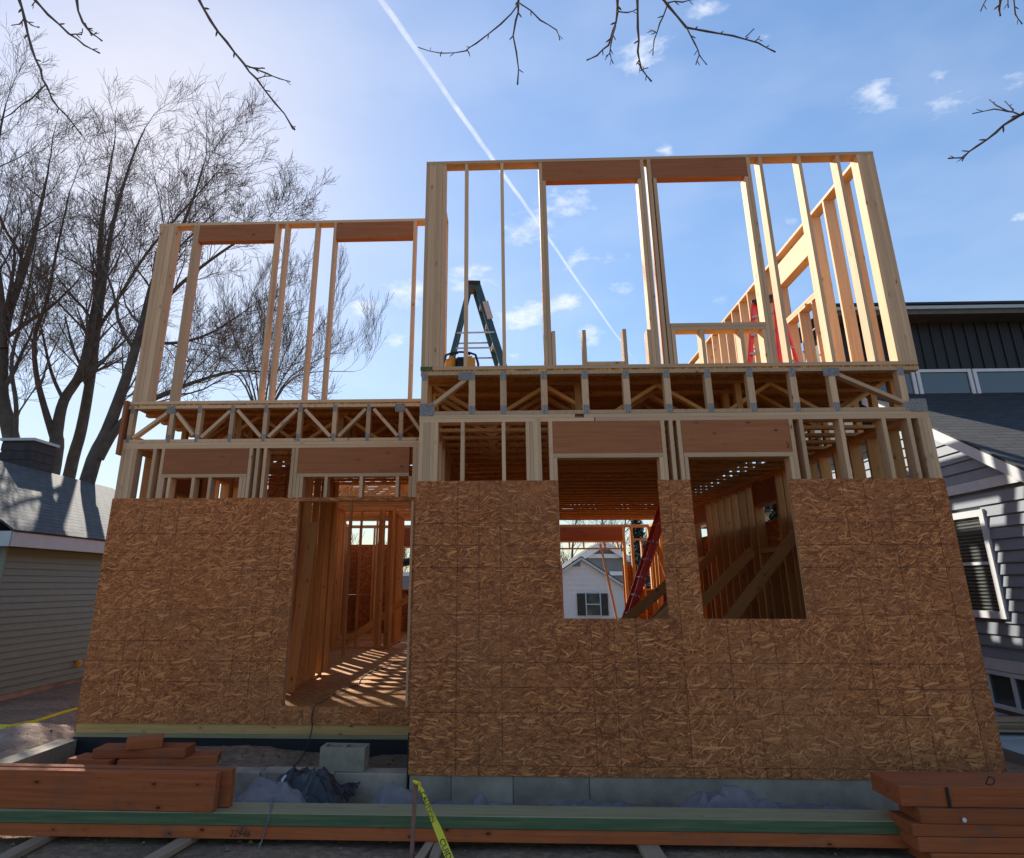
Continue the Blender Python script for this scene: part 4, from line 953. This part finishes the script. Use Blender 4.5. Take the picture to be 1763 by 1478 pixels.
pc0, pc1 = at(47, 757, X=rx - .1), at(98, 757, X=rx - .1)
mb = MB(); cy0, cy1 = pc0.y + .15, pc1.y - .05; mb.box(rx - .75, rx - .05, cy0, cy1, 3.4, pc0.z); ch = mb.build('chimney', 'brickdark', gs)
for k in range(5): mb = MB(); zz = pc0.z - .22 - k * .2; mb.box(rx - .765, rx - .035, cy0 - .015, cy1 + .015, zz, zz + .17); mb.build('masonry_course', 'brickdark', ch)
lum('chimney_cap', rx - .8, rx, cy0 - .06, cy1 + .06, pc0.z + .001, pc0.z + .06, 'fascia', ch)
p = at(135, 1142, X=GX + .05); mb = MB(); mb.box(GX + .023, GX + .08, p.y - .05, p.y + .05, p.z - .05, p.z + .06); mb.box(GX + .081, GX + .11, p.y - .02, p.y + .02, p.z - .02, p.z + .02); o = mb.build('utility_box', 'yellow', None, label='small yellow fitting on the sage-green siding near the house corner', cat='utility box')

# ---------------------------------------------------------------- far houses
fh_ = thing('far_house', 'white gabled house with black shutters seen through the first lower window', 'house')
FY = 36.0; ax = at(1000, 962, Y=FY); sl_ = (at(1075, 1010, Y=FY).z - ax.z) / (at(1075, 1010, Y=FY).x - ax.x); half = 2.6
mb = MB(); x0, x1 = ax.x - half - 1.2, ax.x + half; zb_ = -1.3
mb.v += [(x0, FY, zb_), (x1, FY, zb_), (x1, FY, ax.z + sl_ * half - .06), (ax.x, FY, ax.z - .06), (x0, FY, ax.z + sl_ * (half + 1.2) - .06)]; mb.v += [(v[0], FY + 8, v[2]) for v in mb.v[:5]]
mb.f += [(0, 1, 2, 3, 4), (5, 9, 8, 7, 6), (1, 6, 7, 2), (2, 7, 8, 3), (3, 8, 9, 4), (4, 9, 5, 0)]; mb.build('wall', 'whitesiding', fh_)
for k in range(20): 
    zz = zb_ + .25 * k + .9
    hw = min(half, (ax.z - zz - .3) / -sl_)
    if hw > .2: lum('siding_board', ax.x - hw, ax.x + hw, FY - .02, FY - .001, zz, zz + .02, 'whitesiding', fh_)
for s in (-1, 1):
    strut('rake_board', (ax.x, FY - .15, ax.z), (ax.x + s * (half + .35), FY - .15, ax.z + sl_ * (half + .35)), .2, .10, 'fascia', fh_)
    strut('roof', (ax.x, FY + 4, ax.z + .09), (ax.x + s * (half + .4), FY + 4, ax.z + .09 + sl_ * (half + .4)), 8.4, .05, 'shingle_dark', fh_)
p, q = at(1009, 1022, Y=FY), at(1034, 1060, Y=FY)
wf = MB(); 
for (a, b, c, d) in ((p.x - .05, p.x, q.z, p.z), (q.x, q.x + .05, q.z, p.z), (p.x - .05, q.x + .05, p.z, p.z + .06), (p.x - .05, q.x + .05, q.z - .06, q.z), (p.x, q.x, (p.z + q.z) / 2 - .02, (p.z + q.z) / 2 + .03)): wf.box(a, b, FY - .06, FY - .021, c, d)
wf = wf.build('window', 'fascia', fh_); lum('pane', p.x, q.x, FY - .035, FY - .022, q.z, p.z, 'glass', wf)
p2, q2 = at(993, 1022, Y=FY), at(1048, 1060, Y=FY)
lum('shutter', p2.x, p.x - .06, FY - .055, FY - .021, q.z, p.z, 'black', fh_); lum('shutter', q.x + .06, q2.x, FY - .055, FY - .021, q.z, p.z, 'black', fh_)
p = at(992, 970, Y=FY); lum('vent', p.x - .2, p.x + .2, FY - .05, FY - .021, p.z - .16, p.z + .12, 'greysiding', fh_)
f2 = thing('far_house', 'grey far house with white gable trim rising behind the white one', 'house')
Y2 = 50.0; a2 = at(1040, 936, Y=Y2); l2, r2 = at(965, 985, Y=Y2), at(1135, 1003, Y=Y2)
mb = MB(); mb.v += [(l2.x, Y2, -1.4), (r2.x, Y2, -1.4), (r2.x, Y2, r2.z - .1), (a2.x, Y2, a2.z - .1), (l2.x, Y2, l2.z - .1)]; mb.v += [(v[0], Y2 + 9, v[2]) for v in mb.v[:5]]
mb.f += [(0, 1, 2, 3, 4), (5, 9, 8, 7, 6), (1, 6, 7, 2), (2, 7, 8, 3), (3, 8, 9, 4), (4, 9, 5, 0)]; mb.build('wall', 'greysiding', f2)
strut('rake_board', (a2.x, Y2 - .3, a2.z), (l2.x, Y2 - .3, l2.z), .3, .34, 'white', f2); strut('rake_board', (a2.x, Y2 - .3, a2.z - .02), (r2.x + .5, Y2 - .3, r2.z - .15), .3, .34, 'white', f2)
strut('roof', (a2.x, Y2 + 4.5, a2.z + .2), (l2.x, Y2 + 4.5, l2.z + .2), 9.5, .06, 'shingle_dark', f2); strut('roof', (a2.x, Y2 + 4.5, a2.z + .2), (r2.x + .5, Y2 + 4.5, r2.z + .05), 9.5, .06, 'shingle_dark', f2)
for (u0, u1, v0, v1) in ((1012, 1068, 954, 961), (1050, 1078, 984, 991), (1090, 1125, 1016, 1026), (1090, 1128, 1003, 1009)):
    p, q = at(u0, v0, Y=Y2 - .2), at(u1, v1, Y=Y2 - .2); lum('trim_band', p.x, q.x, Y2 - .2, Y2 - .001, q.z, p.z, 'white', f2)
f3 = thing('far_house', 'small grey-roofed far house seen through the back window beyond the door opening', 'house')
p = at(700, 980, Y=44); lum('wall', p.x - 3, p.x + 3, 44, 50, -1.3, at(700, 985, Y=44).z, 'greysiding', f3); strut('roof', (p.x - 3.2, 47, at(700, 982, Y=44).z), (p.x + .3, 47, at(700, 962, Y=44).z), 6.6, .12, 'shingle_dark', f3); strut('roof', (p.x + .3, 47, at(700, 962, Y=44).z), (p.x + 3.4, 47, at(700, 984, Y=44).z), 6.6, .12, 'shingle_dark', f3)
lum('trim_band', p.x - 3, p.x + 3, 43.95, 43.999, at(700, 992, Y=44).z, at(700, 985, Y=44).z, 'white', f3)
f4 = thing('far_house', 'pale house wall seen through the small high windows of the right side wall', 'house')
lum('wall', 6.6, 11, 17.5, 23, -.5, 3.6, 'whitesiding', f4); lum('roof', 6.3, 11.3, 17.2, 23.3, 3.6, 3.72, 'shingle_dark', f4); lum('window', 6.57, 6.6, 18.4, 19.3, 2.0, 3.0, 'glass', f4); lum('trim_band', 6.57, 6.6, 17.5, 23, 2.45, 2.6, 'white', f4) if 0 else None

# ---------------------------------------------------------------- trees
class Tree:
    def __init__(s, seed): s.r = random.Random(seed); s.big = MB(); s.small = MB(); s.n = 0
    def branch(s, p, d, L, r0, lev, maxlev, up=.15, spread=.6, kids=5, rmin=.0045, bias=None):
        n = 6 if L > 1.2 else 4 if L > .5 else 3; pts = [p]; rad = [r0]; dd = d.normalized(); q = p
        r1 = max(rmin, r0 * .32)
        for i in range(n):
            rv = Vector((s.r.gauss(0, 1), s.r.gauss(0, 1), s.r.gauss(0, 1))) * (.11 if lev < 2 else .13)
            dd = (dd + rv + Vector((0, 0, up * .5)) + (bias * .1 if bias else Vector())).normalized(); q = q + dd * (L / n); pts.append(q); rad.append(r0 + (r1 - r0) * (i + 1) / n)
        sides = 7 if r0 > .06 else 5 if r0 > .02 else 3
        (s.big if r0 > .05 else s.small).tube(pts, rad, sides, cap=False); s.n += 1
        if lev >= maxlev: return
        s.kids(pts, rad, L, lev, maxlev, up, spread, kids, rmin, bias)
    def kids(s, pts, rad, L, lev, maxlev, up, spread, kids, rmin, bias, start=.12, lf=(.5, .8)):
        for k in range(kids):
            f = start + (1 - start) * (k + s.r.random()) / kids; i = min(int(f * (len(pts) - 1)), len(pts) - 2); t = f * (len(pts) - 1) - i
            p = pts[i].lerp(pts[i + 1], t); r = rad[i] + (rad[i + 1] - rad[i]) * t; ax = (pts[i + 1] - pts[i]).normalized()
            side = Matrix.Rotation(s.r.random() * 6.283, 3, ax) @ ax.orthogonal().normalized()
            nd = (ax + side * s.r.uniform(spread * .6, spread * 1.4)).normalized()
            s.branch(p, nd, L * s.r.uniform(*lf) * (1.1 - .35 * f), max(rmin, r * s.r.uniform(.35, .6)), lev + 1, maxlev, up, spread, kids, rmin, bias)
    def stem(s, pts, rads, kidL, kids, maxlev, **k):
        pts = smooth_pts([Vector(p) for p in pts], 4); n = len(pts); nr = len(rads)
        rad = []
        for i in range(n):
            f = i / (n - 1) * (nr - 1); a = min(int(f), nr - 2); rad.append(rads[a] + (rads[a + 1] - rads[a]) * (f - a))
        rad = [r * .60 for r in rad]; s.big.tube(pts, rad, 9, cap=False)
        up, spread = k.get('up', .15), k.get('spread', .75)
        for q in range(kids):
            f = k.get('start', .3) + (1 - k.get('start', .3)) * (q + s.r.random()) / kids; i = min(int(f * (n - 1)), n - 2)
            ax = (pts[i + 1] - pts[i]).normalized(); side = Matrix.Rotation(s.r.random() * 6.283, 3, ax) @ ax.orthogonal().normalized()
            nd = (ax + side * s.r.uniform(.45, 1.1)).normalized(); s.branch(pts[i], nd, kidL * s.r.uniform(.6, 1.15) * (1.15 - .5 * f), max(.012, rad[i] * s.r.uniform(.3, .5)), 1, maxlev, up, spread, k.get('kk', 5), k.get('rmin', .0045), None)
        s.branch(pts[-1], pts[-1] - pts[-2], kidL * .8, rad[-1], 1, maxlev, up, spread, 5, k.get('rmin', .0045), None)
    def build(s, name, label, loc_group=None):
        t = thing(name, label, 'tree', loc_group); s.big.build('trunk', 'bark', t, True); s.small.build('crown', 'twig', t); return t
def A(u, v, y): return at(u, v, Y=y)
def G0(p): return Vector((p.x, p.y, -.1))
T = Tree(1); b = A(20, 800, 18)
T.stem([G0(b) + Vector((.2, 0, 0)), b, A(2, 680, 18), A(8, 560, 18.2), A(35, 480, 18.5), A(60, 400, 18.8), A(82, 300, 19)], [.40, .36, .32, .27, .2, .12, .05], 3.0, 12, 4, start=.35)
T.stem([A(6, 600, 18), A(0, 500, 17.8), A(-12, 400, 17.6), A(-5, 260, 17.4), A(10, 180, 17.4)], [.2, .17, .13, .08, .03], 2.4, 10, 4)
T.stem([A(25, 790, 18), A(28, 700, 17.6), A(20, 620, 17.4), A(45, 520, 17.2), A(62, 420, 17)], [.12, .10, .08, .06, .03], 2.0, 8, 4, start=.2)
T.build('bare_tree', 'bare tree with thick dark trunk at the far left behind the garage roof')
T = Tree(2); b = A(92, 800, 19)
T.stem([G0(b), b, A(98, 745, 19), A(110, 690, 19), A(140, 640, 19), A(158, 560, 19.2), A(170, 480, 19.4), A(176, 380, 19.6), A(190, 280, 20)], [.42, .36, .28, .24, .22, .19, .15, .10, .04], 2.9, 14, 4, start=.4)
T.stem([A(95, 760, 19), A(76, 700, 18.8), A(62, 640, 18.6), A(60, 580, 18.6), A(80, 520, 18.4), A(96, 440, 18.2), A(120, 330, 18)], [.2, .15, .12, .10, .08, .06, .03], 2.2, 11, 4, start=.2)
T.stem([A(110, 690, 19), A(88, 640, 19.3), A(70, 560, 19.6), A(50, 480, 19.8)], [.10, .08, .05, .03], 2.0, 8, 4)
T.build('bare_tree', 'bare multi-stemmed tree rising behind the chimney of the green garage')
T = Tree(3); b = A(118, 825, 20)
T.stem([G0(b), b, A(140, 740, 20), A(156, 650, 20), A(168, 560, 20), A(182, 460, 20.3), A(196, 380, 20.5), A(225, 280, 20.8), A(250, 220, 21)], [.36, .30, .27, .24, .2, .16, .11, .07, .03], 2.8, 13, 4, start=.35)
T.stem([A(166, 570, 20), A(200, 520, 19.6), A(250, 440, 19.4), A(300, 380, 19.2), A(345, 330, 19), A(380, 290, 19)], [.11, .09, .07, .06, .04, .02], 2.4, 12, 4, start=.15)
T.build('bare_tree', 'bare tall tree with slim upright trunk just right of the chimney')
T = Tree(4); b = A(150, 830, 17)
T.stem([G0(b) + Vector((-.2, 0, 0)), b, A(186, 740, 17), A(218, 650, 17), A(245, 560, 17.2), A(266, 480, 17.4), A(300, 420, 17.5), A(330, 350, 17.6), A(352, 280, 17.8)], [.36, .32, .27, .22, .18, .14, .10, .06, .03], 2.9, 14, 4, start=.3)
T.stem([A(170, 790, 17), A(200, 740, 17), A(240, 700, 17.3), A(300, 672, 17.5), A(345, 655, 17.6), A(400, 640, 17.8), A(450, 640, 18)], [.22, .18, .14, .11, .08, .06, .03], 2.2, 12, 4, start=.3, up=.25)
T.stem([A(250, 560, 17.2), A(300, 500, 17), A(360, 450, 17), A(420, 410, 17), A(460, 395, 17)], [.12, .09, .07, .05, .02], 2.0, 10, 4, start=.15)
T.stem([A(240, 590, 17.2), A(310, 590, 17.4), A(370, 570, 17.6), A(430, 530, 17.6)], [.09, .07, .05, .02], 1.9, 9, 4, start=.15)
T.build('bare_tree', 'bare leaning tree with long limbs reaching right behind the upper left stud wall')
T = Tree(5); yb = 34; b = A(450, 740, yb)
for q, (u, v) in enumerate(((365, 560), (395, 520), (425, 505), (455, 500), (490, 500), (520, 500), (560, 510), (590, 560), (610, 600), (340, 600))):
    m_ = A(450 + (u - 450) * .35, 650, yb); T.stem([b, m_, A(u, v + 40, yb + (q % 3) - 1)], [.12, .06, .02], 3.0, 5, 4, start=.35, rmin=.005, up=.5, spread=.45, kk=4)
T.stem([G0(b), A(450, 900, yb), b], [.34, .3, .26], 1.5, 3, 3, rmin=.01)
T.build('bare_tree', 'distant bare round-crowned tree seen through the middle of the upper left stud wall')
T = Tree(6); yb = 70
for q, u in enumerate((985, 1030, 1070)):
    T.stem([Vector((A(u, 900, yb).x, yb, -1)), A(u, 960, yb), A(u + 6, 905, yb), A(u + 12, 840, yb)], [.22, .18, .12, .05], 4.5, 9, 3, rmin=.012)
T.build('bare_tree', 'far bare trees behind the white house, seen through the first lower window')
# conifer by the back
T = MB(); p = A(1100, 960, 30); rr = random.Random(5)
for k in range(5200):
    h = rr.random() ** .8; z = -1 + 7 * h; rad = (1 - h) * .8 + .05; a = rr.random() * 6.283; q = rad * (rr.random() ** .5)
    c = Vector((p.x + math.cos(a) * q, p.y + math.sin(a) * q, z)); sz = rr.uniform(.06, .14); v1 = Vector((rr.gauss(0, 1), rr.gauss(0, 1), rr.gauss(0, .6))).normalized() * sz; v2 = v1.orthogonal().normalized() * sz * .5
    T.poly([c - v1, c + v2, c + v1])
t = thing('evergreen_tree', 'dark evergreen tree glimpsed through the back wall right of the white house', 'tree'); T.build('crown', 'evergreen', t); mb = MB(); mb.tube([(p.x, p.y, -1.2), (p.x, p.y, 5)], [.14, .03], 7); mb.build('trunk', 'bark', t)
T = MB(); p = Vector((8.0, 16.6, 0)); 
for k in range(2500):
    h = rr.random(); z = .1 + 3.6 * h; rad = math.sin(math.pi * min(1, h * .9 + .1)) * .8; a = rr.random() * 6.283; q = rad * (rr.random() ** .5)
    c = Vector((6.0 + math.cos(a) * q * .5, 15.7 + math.sin(a) * q, z)); v1 = Vector((rr.gauss(0, 1), rr.gauss(0, 1), rr.gauss(0, 1))).normalized() * .09; v2 = v1.orthogonal().normalized() * .05
    T.poly([c - v1, c + v2, c + v1])
t = thing('evergreen_shrub', 'tall dark evergreen shrub seen through the small high side window', 'shrub'); T.build('foliage', 'evergreen', t); mb = MB(); mb.tube([(6.0, 15.7, -.1), (6.0, 15.7, 3)], [.06, .02], 7); mb.build('stem', 'bark', t)
# rear tree line, reads as one mass
T = Tree(9)
for k in range(26):
    xx = -60 + k * 5 + rr.uniform(-2, 2); yy = rr.uniform(75, 95); hh = rr.uniform(4, 6.5)
    T.branch(Vector((xx, yy, -1.3)), Vector((0, 0, 1)), hh, .22, 0, 3, up=.4, spread=.8, kids=7, rmin=.02)
T.big.v += []; n = len(T.big.v); T.big.v += T.small.v; T.big.f += [tuple(i + n for i in f) for f in T.small.f]
T.big.build('tree_line', 'twig', None, kind='stuff', label='far bare tree line on the horizon behind the houses')

# overhanging twigs near the camera
def twigs(label, main, branches, y):
    t = thing('overhanging_branch', label, 'branch', 'bare branches hanging in at the top of the picture'); rr2 = random.Random(len(label) * 7 + int(main[0][0]))
    def poly(pts, r0, r1, nm):
        P = [at(u, v, Y=y + dy) for (u, v, dy) in pts]; n = len(P); P2 = []
        for i in range(n - 1):
            P2.append(P[i]); mid = P[i].lerp(P[i + 1], .5) + Vector((rr2.gauss(0, 1), 0, rr2.gauss(0, 1))) * (P[i + 1] - P[i]).length * .035; P2.append(mid)
        P2.append(P[-1]); m_ = len(P2); rad = [r0 + (r1 - r0) * (i / (m_ - 1)) for i in range(m_)]
        rad = [r * (1.35 if (i % 2 == 0 and 0 < i < m_ - 1) else 1) for i, r in enumerate(rad)]; rad[-1] = r1 * 1.7
        mb = MB(); mb.tube(P2, rad, 7)
        for i in range(1, m_ - 1, 2):
            if rr2.random() < .8:
                d = (P2[i + 1] - P2[i]).normalized(); s = (Matrix.Rotation(rr2.choice((-1, 1)) * rr2.uniform(.7, 1.2), 3, Vector((0, 1, 0))) @ d); mb.tube([P2[i], P2[i] + s * .022, P2[i] + s * .034], [rad[i] * .75, rad[i] * .9, .001], 5)
        mb.build(nm, 'twig', t, True)
    e = main[0]; d = Vector((main[0][0] - main[1][0], main[0][1] - main[1][1])).normalized()
    ext = [(e[0] + d.x * 220, e[1] + d.y * 220, e[2] - .3), e] if e[1] <= 5 or e[0] > 1750 or e[0] < 3 else [e]
    k = main[3] if len(main) > 3 and not isinstance(main[3], tuple) else None
    poly(ext + list(main[1:]), 5.2 * SC(y), 2.0 * SC(y), 'limb')
    for b in branches: poly([p if len(p) == 3 else (p[0], p[1], 0) for p in b], (2.9 if len(b) > 2 else 2.4) * SC(y), 1.3 * SC(y), 'twig')
def SC(y): return y * .5 / F * 1.15
def t3(l): return [(a, b, 0.03 * i) for i, (a, b) in enumerate(l)]
twigs('long bare branch crossing the upper left corner and forking near its end', t3([(33, 0), (42, 32), (55, 85), (70, 120), (80, 148), (90, 172), (115, 200), (140, 232)]),
      [t3([(42, 32), (34, 42), (20, 44)]), t3([(42, 32), (55, 44), (68, 48)]), t3([(80, 145), (55, 170), (20, 196), (-8, 212)]), t3([(60, 165), (68, 172)])], 3.0)
twigs('thin bare branch with hooked side twig near the upper left corner', t3([(60, 0), (82, 25), (118, 58), (145, 78), (172, 92)]), [t3([(120, 60), (140, 60), (142, 50)]), t3([(60, 4), (55, 10)])], 3.1)
twigs('short thin twig dropping in just left of the glow of the sun', t3([(132, 0), (142, 38), (158, 58), (176, 71)]), [t3([(146, 40), (158, 62), (166, 56)])], 3.1)
twigs('long straight bare branch slanting down right of the sun glow with a forked side twig', t3([(340, -5), (362, 35), (390, 72), (420, 110), (442, 136), (472, 176), (500, 214), (508, 224)]),
      [t3([(424, 113), (460, 127), (482, 136), (500, 141)]), t3([(442, 136), (468, 131)]), t3([(428, 116), (445, 118), (456, 118)]), t3([(370, 45), (380, 60)]), t3([(500, 214), (504, 222), (508, 218)])], 2.8)
twigs('three-pronged bare twig hanging at top centre', t3([(893, -5), (892, 8), (888, 35), (889, 90), (891, 146)]), [t3([(892, 8), (862, 42), (820, 75), (802, 88), (760, 92), (720, 82)]), t3([(893, 5), (930, 35), (958, 52), (964, 70)]), t3([(803, 86), (808, 92)]), t3([(760, 90), (758, 96)])], 3.0)
twigs('bare twig hanging down right of the three-pronged one, ending in small side buds', t3([(1063, 0), (1063, 20), (1055, 55), (1048, 78), (1028, 96), (1010, 104)]), [t3([(1060, 45), (1052, 75), (1050, 92), (1056, 110)]), t3([(1063, 20), (1080, 22), (1096, 16)]), t3([(1050, 92), (1043, 97)])], 3.0)
twigs('slim bare twig dropping straight down between two forked ones', t3([(1097, -4), (1098, 50), (1098, 90), (1104, 118), (1122, 141)]), [t3([(1103, 122), (1116, 117)]), t3([(1098, 108), (1106, 120)])], 3.05)
twigs('thick forked bare branch sweeping right at the top with knobbly tips', t3([(1140, -4), (1150, 10), (1182, 48), (1215, 54), (1262, 62), (1305, 74), (1335, 90)]),
      [t3([(1148, 12), (1136, 40), (1126, 70), (1124, 96)]), t3([(1182, 48), (1196, 75), (1204, 95), (1217, 112)]), t3([(1204, 95), (1198, 112)]), t3([(1284, 64), (1298, 50)]), t3([(1300, 72), (1308, 63)]), t3([(1150, 5), (1175, 4), (1200, -2)]), t3([(1128, 55), (1118, 52)])], 2.9)
twigs('bare branch entering from the right edge with upturned buds', t3([(1763, 195), (1745, 205), (1715, 228), (1682, 252), (1656, 272), (1632, 273)]), [t3([(1755, 198), (1735, 192), (1712, 188), (1674, 196)]), t3([(1735, 192), (1715, 182), (1703, 172)]), t3([(1745, 190), (1730, 175)]), t3([(1665, 265), (1656, 278)])], 2.7)
twigs('wisps of fine twigs in the upper right corner', t3([(1722, 0), (1720, 16), (1722, 28)]), [t3([(1700, -4), (1688, 20)]), t3([(1745, -3), (1748, 25), (1760, 42)]), t3([(1735, -3), (1736, 14)])], 3.1)
bpy.context.view_layer.update()
